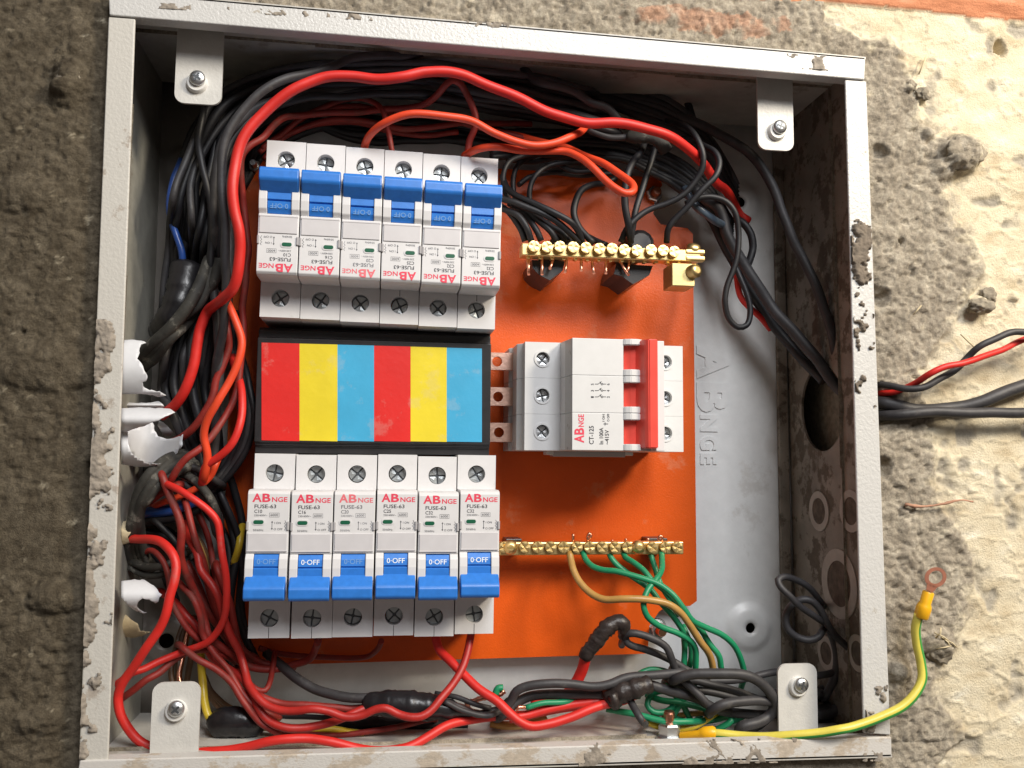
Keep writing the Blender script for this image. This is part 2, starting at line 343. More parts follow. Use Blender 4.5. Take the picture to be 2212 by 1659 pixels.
# ================================================================ the wall
NP = 0
def vnoise(x, y, seed):
    xi = np.floor(x).astype(int); yi = np.floor(y).astype(int); xf = x-xi; yf = y-yi
    xf = xf*xf*(3-2*xf); yf = yf*yf*(3-2*yf)
    def h(a, b):
        n = (a*374761393+b*668265263+seed*974634777) & 0xffffffff; n = ((n ^ (n >> 13))*1274126177) & 0xffffffff
        return ((n ^ (n >> 16)) & 0xffff)/65535.
    return (h(xi, yi)*(1-xf)+h(xi+1, yi)*xf)*(1-yf)+(h(xi, yi+1)*(1-xf)+h(xi+1, yi+1)*xf)*yf
def fbm(x, y, sc, seed, oc=4, g=.5):
    o = 0; a = 1; t = 0
    for k in range(oc): o = o+a*vnoise(x/sc*2**k+17.3*k, y/sc*2**k+5.1*k, seed+k); t += a; a *= g
    return o/t
def inpoly(px, py, poly):
    c = np.zeros(px.shape, bool); j = len(poly)-1
    for i in range(len(poly)):
        xi, yi = poly[i]; xj, yj = poly[j]
        with np.errstate(divide='ignore', invalid='ignore'): c ^= ((yi > py) != (yj > py)) & (px < (xj-xi)*(py-yi)/(yj-yi)+xi)
        j = i
    return c
def box_corner(u, v): return U(u, v, 0)
CO = [U(234,-23,0), U(1870,123,0), U(1927,1636,0), U(164,1686,0)]       # outer corners of the rim, slightly racked as in life
def wall():
    st = .8; x0, x1, z0, z1 = -130, 500, -430, 110
    xs = np.arange(x0, x1, st); zs = np.arange(z0, z1, st); X, Z = np.meshgrid(xs, zs)
    wx = X+4*(fbm(X, Z, 9, 3)-.5)+5*(fbm(X, Z, 30, 8)-.5); wz = Z+4*(fbm(X, Z, 9, 31)-.5)+5*(fbm(X, Z, 30, 38)-.5)
    cream = [(1777,-30),(1777,12),(1778,45),(1830,62),(1860,85),(1925,75),(1957,132),(1965,189),(1985,225),(1993,261),(2025,297),(2113,305),(2118,353),(2045,401),
             (2057,462),(2105,514),(2129,578),(2113,626),(2093,639),(2067,689),(2020,743),(2000,789),(1990,856),(2016,923),(2023,990),(2020,1050),(2044,1117),
             (2067,1144),(2097,1193),(2107,1259),(2090,1335),(2064,1408),(2011,1448),(2017,1491),(2064,1550),(2087,1590),(2031,1640),(2020,1760),(2000,1990),(3300,1990),(3300,-500),(1700,-500)]
    cp = [tuple(U(u, v, 6)[[0, 2]]) for u, v in cream]
    cm = inpoly(wx, wz, cp).astype(float)
    thin = inpoly(wx+9+14*(fbm(X, Z, 10, 41)-.5), wz, cp).astype(float)
    for _ in range(3):
        cm[1:-1, 1:-1] = (cm[1:-1, 1:-1]*2+cm[:-2, 1:-1]+cm[2:, 1:-1]+cm[1:-1, :-2]+cm[1:-1, 2:])/6
    bp = [tuple(U(u, v, 6)[[0, 2]]) for u, v in [(1600,-4),(1795,5),(1933,15),(2094,35),(2200,44),(2600,75),(2600,-160),(1600,-260)]]
    bm_ = inpoly(X+.8*(fbm(X, Z, 6, 55)-.5), Z+1.2*(fbm(X, Z, 5, 51)-.5), bp).astype(float)
    st2 = [tuple(U(u, v, 6)[[0, 2]]) for u, v in [(1300,12),(1500,14),(1590,30),(1700,48),(1715,72),(1640,84),(1560,78),(1450,58),(1330,40)]]
    streak = inpoly(wx+6*(fbm(X, Z, 12, 61)-.5), wz+5*(fbm(X, Z, 6, 62)-.5), st2)*np.clip((fbm(X, Z, 7, 63)-.38)*6, 0, 1)
    left = np.clip((20-X)/25, 0, 1)
    smoothL = np.clip(1-np.abs(Z-U(80,1150,6)[2])/26, 0, 1)*left*.9+np.clip(1-np.abs(Z-U(80,820,6)[2])/12, 0, 1)*left*.5
    n1 = fbm(X, Z, 26, 71, 3); n2 = fbm(X, Z, 7, 72, 4, .6); n3 = fbm(X, Z, 2.6, 73, 3, .6)
    pits = np.clip((fbm(X+2*n2, Z*1.6, 3.4, 75, 2)-.62)*7, 0, 1)
    n4 = fbm(X, Z, 1.7, 74, 2, .7)
    ru = (1-.8*smoothL)*(1-.25*left); mort = 5.2-1.3*(n1-.5)*2-(.7*(n2-.5)*2+.75*(n3-.5)*2+1.0*(n4-.5)*2)*ru+pits*1.1*ru
    ridge = 1-np.abs(fbm(X, Z*1.8, 16, 81, 3)-.5)*2
    crm = 7.0-1.2*(fbm(X, Z*2.2, 40, 91, 3)-.5)*2-.22*(n2-.5)*2-.14*(n3-.5)*2-.9*np.clip((ridge-.94)*16, 0, 1)
    chips = np.clip((fbm(X, Z, 11, 95, 3)-.66)*9, 0, 1); crm = crm+1.4*chips
    Y = mort*(1-cm)+crm*cm; Y = Y*(1-bm_)+(5.4+.5*n2+.25*n3)*bm_
    # groove where the brick meets the plaster, bumps traced from the photograph
    def blob(u, v, r, h, asp=1, ang=0):
        nonlocal Y
        c = U(u, v, 5); dx = X-c[0]; dz = Z-c[2]; ca, sa = math.cos(ang), math.sin(ang)
        d = np.sqrt(((dx*ca+dz*sa)/asp)**2+(-dx*sa+dz*ca)**2)/r+.55*(n2-.5)
        Y = Y-h*np.clip(1-d*d, 0, 1)**.7
    blob(2165,95,4.2,-7,.8); blob(2172,108,3,-5)
    blob(1990,205,3.6,3.5); blob(1965,190,2.6,2.5); blob(2080,330,10,7,1.15,.3); blob(2045,362,6,4,1.4,.3); blob(2005,286,3,2.5); blob(2060,385,6,-2.5,1.5)
    blob(2120,655,4.2,5,1.4,-.5); blob(2135,628,3.5,3.5,1.3,.4); blob(2195,640,3,3); blob(2030,1390,7,5,1.2); blob(1945,1450,6,4)
    blob(1900,330,5,-4); blob(1900,640,6,-6); blob(1906,872,10,-10,1.0); blob(1912,1010,6,-6,.7,0); blob(1950,520,2.5,-4,.6,.4)
    blob(330,-20,8,4); blob(150,170,9,5,.8); blob(140,205,6,4); blob(60,420,9,3,1.6); blob(120,1290,7,4,1.5); blob(90,1560,6,3,2); blob(100,790,10,3.5,2.2); blob(190,1020,5,-4,.6)
    # the hole the box sits in
    q = np.array([[c[0], c[2]] for c in CO]); cen = q.mean(0); q2 = cen+(q-cen)*1.002
    ins = inpoly(X, Z, [tuple(p) for p in q2])
    # distance to the box edge: the mortar is packed against it
    d = np.full(X.shape, 1e9)
    for i in range(4):
        a = q[i]; b = q[(i+1) % 4]; ab = b-a; t = np.clip(((X-a[0])*ab[0]+(Z-a[1])*ab[1])/(ab@ab), 0, 1); d = np.minimum(d, np.hypot(X-a[0]-t*ab[0], Z-a[1]-t*ab[1]))
    Y = np.where(d < 14, Y+(1-d/14)*(2.2+2.4*(fbm(X, Z, 14, 99, 2)-.5)), Y); Y = np.maximum(Y, np.where(d < 2.5, 1.8, -99))
    Y = np.where(ins, 30., Y)
    vs = np.stack([X, Y, Z], -1).reshape(-1, 3)*S; ny, nx = X.shape
    idx = np.arange(nx*ny).reshape(ny, nx)
    insd = inpoly(X, Z, [tuple(cen+(p-cen)*.985) for p in q])
    keep = ~(insd[:-1, :-1] & insd[1:, 1:] & insd[1:, :-1] & insd[:-1, 1:])
    f = np.stack([idx[:-1, :-1], idx[:-1, 1:], idx[1:, 1:], idx[1:, :-1]], -1)[keep]
    me = bpy.data.meshes.new('wall'); nf = len(f)
    me.vertices.add(len(vs)); me.vertices.foreach_set('co', vs.ravel()); me.loops.add(nf*4); me.loops.foreach_set('vertex_index', f.ravel().astype(np.int32))
    me.polygons.add(nf); me.polygons.foreach_set('loop_start', np.arange(0, nf*4, 4, dtype=np.int32)); me.polygons.foreach_set('loop_total', np.full(nf, 4, np.int32))
    me.polygons.foreach_set('use_smooth', np.ones(nf, bool)); me.update(); me.validate()
    ca = me.color_attributes.new('zones', 'FLOAT_COLOR', 'POINT')
    k_ = 13; cs = np.cumsum(np.cumsum(np.pad(cm, ((k_+1, k_), (k_+1, k_)), mode='edge'), 0), 1); bl = (cs[2*k_+1:, 2*k_+1:]-cs[:-2*k_-1, 2*k_+1:]-cs[2*k_+1:, :-2*k_-1]+cs[:-2*k_-1, :-2*k_-1])/(2*k_+1)**2
    wash = fbm(X, Z*1.4, 6, 44, 5, .68); cm = np.clip(((bl-.5)*1.7+(wash-.5)*2.6)*1.5+.5, 0, 1)*.75+.25*cm
    data = np.stack([cm, np.clip(bm_+streak*.42*(1-bm_), 0, 1), left, np.clip(chips*cm, 0, 1)], -1).reshape(-1)
    ca.data.foreach_set('color', data.astype(np.float32))
    o = bpy.data.objects.new('wall', me); COL.objects.link(o)
    tag(o, 'rough wall of cream plaster with dark wet mortar packed round the metal box', None, None, 'structure')
    m = bpy.data.materials.new('plaster_and_mortar'); m.use_nodes = True; nt = m.node_tree; N = nt.nodes; L = nt.links; b = N['Principled BSDF']; b.inputs['Roughness'].default_value = .88; b.inputs['Specular IOR Level'].default_value = .25
    at = N.new('ShaderNodeVertexColor'); at.layer_name = 'zones'; sp = N.new('ShaderNodeSeparateColor'); L.new(at.outputs[0], sp.inputs[0])
    geo = N.new('ShaderNodeNewGeometry')
    def noise(sc, det=5, r=.6, st=None):
        n = N.new('ShaderNodeTexNoise'); n.inputs['Scale'].default_value = sc; n.inputs['Detail'].default_value = det; n.inputs['Roughness'].default_value = r
        if st:
            mp = N.new('ShaderNodeMapping'); mp.inputs['Scale'].default_value = st; L.new(geo.outputs['Position'], mp.inputs[0]); L.new(mp.outputs[0], n.inputs['Vector'])
        else: L.new(geo.outputs['Position'], n.inputs['Vector'])
        return n.outputs['Fac']
    def ramp(fac, *cs):
        r = N.new('ShaderNodeValToRGB'); L.new(fac, r.inputs[0]); e = r.color_ramp.elements
        e[0].position = cs[0][0]; e[0].color = (*cs[0][1], 1); e[1].position = cs[-1][0]; e[1].color = (*cs[-1][1], 1)
        for p, c in cs[1:-1]: x = e.new(p); x.color = (*c, 1)
        return r.outputs[0]
    def mix(f, a, b_):
        x = N.new('ShaderNodeMix'); x.data_type = 'RGBA'; L.new(f, x.inputs[0]) if not isinstance(f, float) else setattr(x.inputs[0], 'default_value', f)
        L.new(a, x.inputs[6]); L.new(b_, x.inputs[7]); return x.outputs[2]
    mo = ramp(noise(130, 7, .7), (.3, (.20,.17,.13)), (.5, (.35,.305,.24)), (.62, (.44,.39,.31)), (.75, (.62,.56,.45)))
    ml = ramp(noise(150, 7, .7), (.3, (.050,.038,.024)), (.5, (.098,.079,.053)), (.66, (.14,.115,.08)), (.8, (.24,.205,.15)))
    cr = ramp(noise(60, 7, .62, (1, 1, 1.8)), (.3, (.54,.44,.29)), (.45, (.69,.60,.43)), (.6, (.76,.68,.51)), (.75, (.83,.79,.67)))
    br = ramp(noise(110, 6, .65, (.5, 1, 2)), (.3, (.34,.125,.06)), (.55, (.60,.25,.13)), (.75, (.66,.40,.27)))
    gy = ramp(noise(90, 5, .6), (.35, (.30,.27,.22)), (.7, (.52,.47,.38)))
    base = mix(sp.outputs[2], mo, ml); cr2 = mix(at.outputs['Alpha'], cr, gy); base = mix(sp.outputs[0], base, cr2); base = mix(sp.outputs[1], base, br)
    gr = N.new('ShaderNodeMapRange'); gr.inputs[1].default_value = .32; gr.inputs[2].default_value = .68; gr.inputs[3].default_value = .62; gr.inputs[4].default_value = 1.32; L.new(noise(620, 4, .75), gr.inputs[0])
    gm = N.new('ShaderNodeMix'); gm.data_type = 'RGBA'; gm.blend_type = 'MULTIPLY'; iv = N.new('ShaderNodeMapRange'); iv.inputs[3].default_value = .75; iv.inputs[4].default_value = .18; L.new(sp.outputs[0], iv.inputs[0]); L.new(iv.outputs[0], gm.inputs[0]); L.new(base, gm.inputs[6]); L.new(gr.outputs[0], gm.inputs[7]); base = gm.outputs[2]
    L.new(base, b.inputs['Base Color'])
    bp_ = N.new('ShaderNodeBump'); bp_.inputs['Strength'].default_value = .8; bp_.inputs['Distance'].default_value = .0011; L.new(noise(1100, 6, .7), bp_.inputs['Height']); L.new(bp_.outputs[0], b.inputs['Normal'])
    me.materials.append(m)
    # the recess in the masonry behind the box
    mb = MB(); e = 12; zf = 26
    A = [(CO[i][0]+(e if i in (1, 2) else -2), zf, CO[i][2]+(2 if i < 2 else -2)) for i in range(4)]; B = [(a[0], 104, a[2]) for a in A]
    mb.add(A+B, [(0,1,5,4),(1,2,6,5),(2,3,7,6),(3,0,4,7),(4,5,6,7)]); k = mb.obj('wall_recess', 'mudclod'); tag(k, 'rough mortar recess in the wall behind the metal box', kind='structure')
wall()

# ================================================================ the metal box
BC = (170, 87, -300)
box = thing('distribution_box', 'white enamelled metal distribution box without its door, sunk in the mortar wall', 'electrical box', BC)
D = 87.
BK = [(CO[i][0], D, CO[i][2]) for i in range(4)]
def bchild(mb, name, m, parent=None):
    mb = rel(mb, box); return mb.obj(name, m, parent or box)
def lerp(a, b, t): return np.array(a)*(1-t)+np.array(b)*t
# back panel with dished mounting holes
def backpanel():
    holes = [U(1595,439,87), U(1617,1355,87), U(362,1382,87)]; holes.append(np.array([13., 87, holes[0][2]+2])); hr = [3.0, 2.7, 3.6, 3]
    outer = [(p[0], p[2]) for p in BK]; extra = []; hp = []
    for h, r in zip(holes, hr):
        hp.append(circ(h[0], h[2], r, 20))
        for R_ in (r+2.5, 8.5, 10, 11.5, 13, 14.5, 17): extra += circ(h[0], h[2], R_, 36)
    def fn(a, b, d):
        y = D
        for h in holes:
            q = math.hypot(a-h[0], b-h[2]); t = min(max((q-8.5)/6, 0), 1); y -= 2.6*(1-t*t*(3-2*t))
        return (a, y+d, b)
    def inn(p): return inpoly(np.array([p[0]]), np.array([p[1]]), outer)[0]
    extra = [p for p in extra if inn(p)]
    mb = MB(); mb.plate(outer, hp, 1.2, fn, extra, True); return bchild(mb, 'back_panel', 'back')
back = backpanel()
mb = MB()
# embossed letters running down the back panel
for ch, v0, v1, h in (('A', 747, 818, 16.5), ('B', 826, 890, 16.5), ('N', 896, 932, 8.8), ('G', 942, 972, 8.8), ('E', 979, 1003, 8.2)):
    a = U(1508 if h > 9 else 1514, v0, D); b = U(1508, v1, D); e = MB(); wd = abs(b[2]-a[2])
    put_text(e, ch, a[0], a[2], h, D-.6, wd, .045, -math.pi/2, 1.0)
    b_ = bmesh.new(); vv = [b_.verts.new(p) for p in e.v]
    for f in e.f:
        try: b_.faces.new([vv[i] for i in f])
        except ValueError: pass
    bmesh.ops.remove_doubles(b_, verts=b_.verts[:], dist=.01); bmesh.ops.bevel(b_, geom=[x for x in b_.edges if len(x.link_faces) == 2 and x.calc_face_angle(0) > .8 and min(v_.co.y for v_ in x.verts) < D-.7 and abs(x.verts[0].co.y-x.verts[1].co.y) < .01], offset=.2, segments=1, affect='EDGES', clamp_overlap=True)
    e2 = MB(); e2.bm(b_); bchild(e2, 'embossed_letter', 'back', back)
# side walls and the folded rims
def side(i, inner, m, mrim, hole=None):
    a, b = CO[i], CO[(i+1) % 4]; A, B = BK[i], BK[(i+1) % 4]
    mb = MB()
    inw = np.cross(np.array(b)-np.array(a), (0, 1, 0)); inw = inw/np.linalg.norm(inw)
    cen = np.mean(CO, 0); inw = inw if np.dot(cen-np.array(a), inw) > 0 else -inw
    if hole is None: mb.add([a, b, B, A, a+inw*1.2, b+inw*1.2, np.array(B)+inw*1.2, np.array(A)+inw*1.2], [(0,1,2,3),(4,7,6,5),(0,4,5,1)])
    else:
        hp = hole; ab = np.array(b)-np.array(a)
        # outline in (z, y)
        outer = [(a[2], .5), (b[2], .5), (b[2], D), (a[2], D)]
        fn = lambda p, q, d: (a[0]+ab[0]*((p-a[2])/ab[2])-1.2+d, q, p)
        mb.plate(outer, [hp], 1.2, fn)
    wl = bchild(mb, 'side_panel', m)
    ia, ib = inner; pts = [np.array(a), np.array(b), np.array(ib), np.array(ia)]; mb = MB(); off = np.array((0, 1.4, 0))
    b_ = bmesh.new(); F = [b_.verts.new(p) for p in pts]; G = [b_.verts.new(p+off) for p in pts]; b_.faces.new(F); b_.faces.new(G[::-1])
    for k in range(4): b_.faces.new((F[k], G[k], G[(k+1) % 4], F[(k+1) % 4]))
    bmesh.ops.recalc_face_normals(b_, faces=b_.faces[:]); bmesh.ops.bevel(b_, geom=b_.edges[:], offset=.55, segments=3, affect='EDGES', profile=.5, clamp_overlap=True)
    mb.bm(b_)
    # returned lip inside the rim
    mb.add([pts[3]+inw*-.2+off*.6, pts[2]+inw*-.2+off*.6, pts[2]+off*5-inw*.2, pts[3]+off*5-inw*.2], [(0,1,2,3)])
    r = bchild(mb, 'rim', mrim); return wl, inw
iTL, iTR, iBR, iBL = U(236,32,0), U(1868,172,0), U(1926,1592,0), U(172,1643,0)
side(0, (iTL, iTR), 'inner', 'rim_clean')
side(2, (iBR, iBL), 'inner', 'rim_bottom')
# left and right rims tuck just under the others, a thin gap between
gl = lambda p: np.array(p)
def vrim(o0, o1, i0, i1, m):
    b_ = bmesh.new(); pts = [U(*o0, .9), U(*o1, .9), U(*i1, .9), U(*i0, .9)]; off = np.array((0, 1.4, 0))
    F = [b_.verts.new(p) for p in pts]; G = [b_.verts.new(p+off) for p in pts]; b_.faces.new(F); b_.faces.new(G[::-1])
    for k in range(4): b_.faces.new((F[k], G[k], G[(k+1) % 4], F[(k+1) % 4]))
    bmesh.ops.recalc_face_normals(b_, faces=b_.faces[:]); bmesh.ops.bevel(b_, geom=b_.edges[:], offset=.55, segments=3, affect='EDGES', profile=.5, clamp_overlap=True)
    mb = MB(); mb.bm(b_); bchild(mb, 'rim', m)
vrim((234,36), (170,1650), (292,40), (233,1650), 'rim_muddy')
vrim((1872,175), (1924,1588), (1826,172), (1866,1584), 'rim_clean')
hc = UX(1800, 877, 334)
HZ, HY = hc[2], 50.; HR = 22
mb = MB(); A, B = CO[3], CO[0]; mb.add([A, B, BK[0], BK[3]], [(0,1,2,3)]); mb.v = [(p[0]+.6, p[1]+.8, p[2]) for p in mb.v]; bchild(mb, 'side_panel', 'innershade')
def sidex(z): t = (z-CO[1][2])/(CO[2][2]-CO[1][2]); return CO[1][0]+(CO[2][0]-CO[1][0])*t-1.4
mb = MB(); outer = [(CO[1][2], 1.5), (CO[2][2], 1.5), (CO[2][2], D), (CO[1][2], D)]
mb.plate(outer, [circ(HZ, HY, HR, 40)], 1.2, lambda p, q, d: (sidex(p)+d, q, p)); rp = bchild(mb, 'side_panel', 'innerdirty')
mb = MB(); mb.box(sidex(-160)-7, sidex(-160)-1.2, D-2.4, D-.05, CO[2][2]+4, CO[1][2]-4, .5); bchild(mb, 'corner_fold', 'innerdirty', back)
for (u, v, hh) in ((1769,1104,45), (1838,1104,45), (1811,1261,75), (1782,1411,38), (1850,1411,38)):
    c = UX(u, v, sidex(-200)-.2); r = hh/4.45; cx = sidex(c[2])
    mb = MB(); mb.plate(circ(c[2], c[1], r, 36), [circ(c[2], c[1], r*.66, 32)], .55, lambda p, q, d: (sidex(p)-.6+d, q, p)); k = bchild(mb, 'knockout', 'ko', rp)
    mb = MB(); mb.plate(circ(c[2], c[1], r*.66, 32), [], .3, lambda p, q, d: (sidex(p)-.3+d, q, p)); bchild(mb, 'knockout_disc', 'kod', rp)
# mounting tabs
def tabp(pts4, scr, Y, top, lab):
    (x0, z0), (x1, z1) = pts4; r = 4.2
    if top: pl = [(x0, z1), (x1, z1)]+[(x1-r+r*math.cos(t), z0+r-r*math.sin(t)) for t in np.linspace(0, math.pi/2, 6)]+[(x0+r-r*math.sin(t), z0+r-r*math.cos(t)) for t in np.linspace(0, math.pi/2, 6)]
    else: pl = [(x1, z0), (x0, z0)]+[(x0+r-r*math.cos(t), z1-r+r*math.sin(t)) for t in np.linspace(0, math.pi/2, 6)]+[(x1-r+r*math.sin(t), z1-r+r*math.cos(t)) for t in np.linspace(0, math.pi/2, 6)]
    mb = MB(); mb.plate(pl, [], 1.3, lambda a, b, d: (a, Y+d, b)); t = bchild(mb, 'mounting_tab', 'paint')
    for i in range(1): pass
    sx, sz = scr; mb = MB(); mb.lathe([(4.6, 0), (4.4, .5), (4.1, 1.8), (3.7, 2.1)], (sx-.6, Y, sz-1.4), (0,-1,0), 28); bchild(mb, 'nylon_collar', 'collar', t)
    mb = MB(); mb.lathe([(3.1, 1.7), (3.4, 2.6), (3.3, 3.3), (2.6, 4.0), (1.3, 4.3)], (sx, Y, sz), (0,-1,0), 24)
    g = .42
    s_ = bchild(mb, 'tab_screw', 'zinc', t)
    mb = MB(); mb.box(sx-1.9, sx+1.9, Y-4.5, Y-3.9, sz-g, sz+g); mb.box(sx-g, sx+g, Y-4.53, Y-3.9, sz-1.9, sz+1.9)
    R_ = Matrix.Rotation(random.uniform(.2, 1.2), 4, 'Y'); mb.v = [tuple(R_ @ Vector((p[0]-sx, p[1], p[2]-sz))+Vector((sx, 0, sz))) for p in mb.v]; bchild(mb, 'screw_slot', 'slot', t)
def q(u, v, Y): p = U(u, v, Y); return (p[0], p[2])
for bl, tr, sc_, Y, top in (((376,221), (478,221), (425,166), 17, True), ((1638,322), (1715,322), (1687,272), 17, True), ((330,1475), (434,1475), (379,1533), 20, False), ((1680,1435), (1764,1435), (1734,1481), 20, False)):
    a = q(*bl, Y); b = q(*tr, Y); s_ = q(*sc_, Y-4)
    if top: tabp(((a[0], min(a[1], b[1])), (b[0], -4)), s_, Y, True, '')
    else: tabp(((a[0], -315), (b[0], max(a[1], b[1]))), s_, Y, False, '')

# ================================================================ orange mounting plate
pz = 75.
plate = thing('mounting_plate', 'bright orange enamelled steel plate bolted inside the box behind the breakers', 'plate', (160, 80, -291))
cz = lambda u, v: (lambda p: (p[0], p[2]))(U(u, v, pz))
br_, bl_ = cz(1505,1298), cz(1395,1412)
ol = [(40,-40), (260,-40), (261,-44), (257,-50), (256,-60), (260,-65.5), (268,-66.5), (275,-67), (278,-70), (278.2, br_[1]+0), (274.5, br_[1]-2.5), (262, br_[1]-2.6), (258, br_[1]-5), (bl_[0]+2, bl_[1]+14), (bl_[0]+1, bl_[1]), (40, -292)]
mb = MB(); mb.plate(ol, [], 1.6, XZ(pz)); rel(mb, plate).obj('plate', 'orange', plate)
mb = MB(); mb.box(41, 258, pz+1.7, pz+9, -42.5, -41); rel(mb, plate).obj('folded_flange', 'orange', plate)
mb = MB()
for (x, z) in ((45,-66), (257,-277), (258,-72), (45,-286)):
    pass
def stud(u, v, Y, r, label, copper='lug'):
    c = U(u, v, Y); t = thing('stud', label, 'bolt', (c[0], 80, c[2]), 'studs holding the orange plate')
    m_ = MB(); m_.lathe([(r*2.1, 2), (r*2.2, 3), (r*2.0, 3.8)], (0,0,0), (0,-1,0), 24); m_.obj('washer', 'zinc', t)
    m_ = MB(); m_.lathe([(r*1.7, 3.8), (r*1.75, 7.6), (r*1.5, 8.2)], (0,0,0), (0,-1,0), 6, False); m_.obj('nut', 'zinc', t)
    m_ = MB(); ps = []
    for k in range(9): ps += [(r, 7+k*.6), (r*.88, 7.3+k*.6)]
    m_.lathe(ps+[(r*.8, 12.8)], (0,0,0), (0,-1,0), 18); m_.obj('threaded_end', copper, t)
stud(1425,1362,72, 2.5, 'copper coloured stud and nut at the lower right corner of the orange plate', 'copper')
stud(1412,420,74, 2.5, 'dull stud and nut above the neutral bar among black wires', 'lug')
stud(482,1368,74, 1.8, 'small bright stud left of the lower breaker row', 'zinc')
stud(553,366,78, 1.8, 'small stud in shadow left of the topmost breaker levers', 'zinc')

# ================================================================ circuit breakers
W_ = 17.45
def breaker_parts():
    P = {}
    mb = MB(); hx = W_/2
    sh = [(0, -15.4, -8.6), (-62.2, -80, -71.5)]
    mb.add([(0,0,0),(W_,0,0),(W_,44,0),(0,44,0),(0,0,-80),(W_,0,-80),(W_,44,-80),(0,44,-80)], [(0,3,2,1),(4,5,6,7),(3,0,4,7),(1,2,6,5)])
    for z0, z1, c in sh:
        h = circ(hx, c, 3.95, 28); mb.plate([(0, z1), (W_, z1), (W_, z0), (0, z0)], [h], .01, XZ(0))
        m2 = MB(); n = 28
        vs = [(p[0], 0, p[1]) for p in h]+[(p[0], 7, p[1]) for p in h]; mb.add(vs, [(k, (k+1) % n, (k+1) % n+n, k+n) for k in range(n)], True)
    mb.prof([(1, -15.4), (-13.2, -15.4), (-15.4, -15.9), (-16.4, -17.0), (-16.4, -42), (1, -42)], .08, W_-.08, .3)
    mb.box(.1, W_-.1, -8, 1, -62.2, -41.8, .3)
    ear = [(-15.9,-41.9), (-17.6,-44), (-18.2,-48), (-18.0,-53), (-16.6,-57.5), (-13,-61.5), (0,-62.2), (0,-41.9)]
    mb.prof(ear, .08, 3.5, .3); mb.prof(ear, W_-3.6, W_-.08, .3)
    P['body'] = (mb, 'white')
    mb = MB(); mb.prof([(-15.6,-42.3), (-17.0,-44.5), (-17.4,-47.3), (-16.6,-47.5), (-16.6,-47.8), (-17.7,-48.1), (-17.6,-52), (-14,-59), (-8,-60), (-8,-42.3)], 3.65, W_-3.75, .12, 1); P['toggle_drum'] = (mb, 'blue')
    mb = MB(); mb.prof([(-16.8,-50.2), (-21.9,-54.9), (-22.6,-55.9), (-22.5,-59.6), (-21.4,-60.9), (-16.8,-61.3)], .45, W_-.35, .5, 2); P['toggle_grip'] = (mb, 'blue')
    mb = MB(); mb.box(.7, W_-.7, -16.85, -16.3, -40.7, -33.6, .12, 1); mb.box(.5, W_-.5, -17.0, -16.4, -41.2, -40.6, .1, 1); P['label_cover'] = (mb, 'cover')
    mb = MB(); mb.box(-.12, 1.0, -17.1, -9, -32.4, -28.6, .3, 1); mb.box(W_-1.0, W_+.12, -17.1, -9, -32.4, -28.6, .3, 1); P['cover_clip'] = (mb, 'clip')
    mb = MB(); mb.plate(rrect(2.3, 7.6, -30.2, -27.5, 1.3), [], .25, XZ(-16.62)); P['window_frame'] = (mb, 'white')
    mb = MB(); mb.plate(rrect(2.8, 7.0, -29.7, -28.1, .78), [], .2, XZ(-16.8)); P['indicator_window'] = (mb, 'green_ind')
    return P
BP = breaker_parts(); BPM = {}
for k, (mb, m) in BP.items(): me = mb.mesh(k); me.materials.append(M[m]); BPM[k] = me
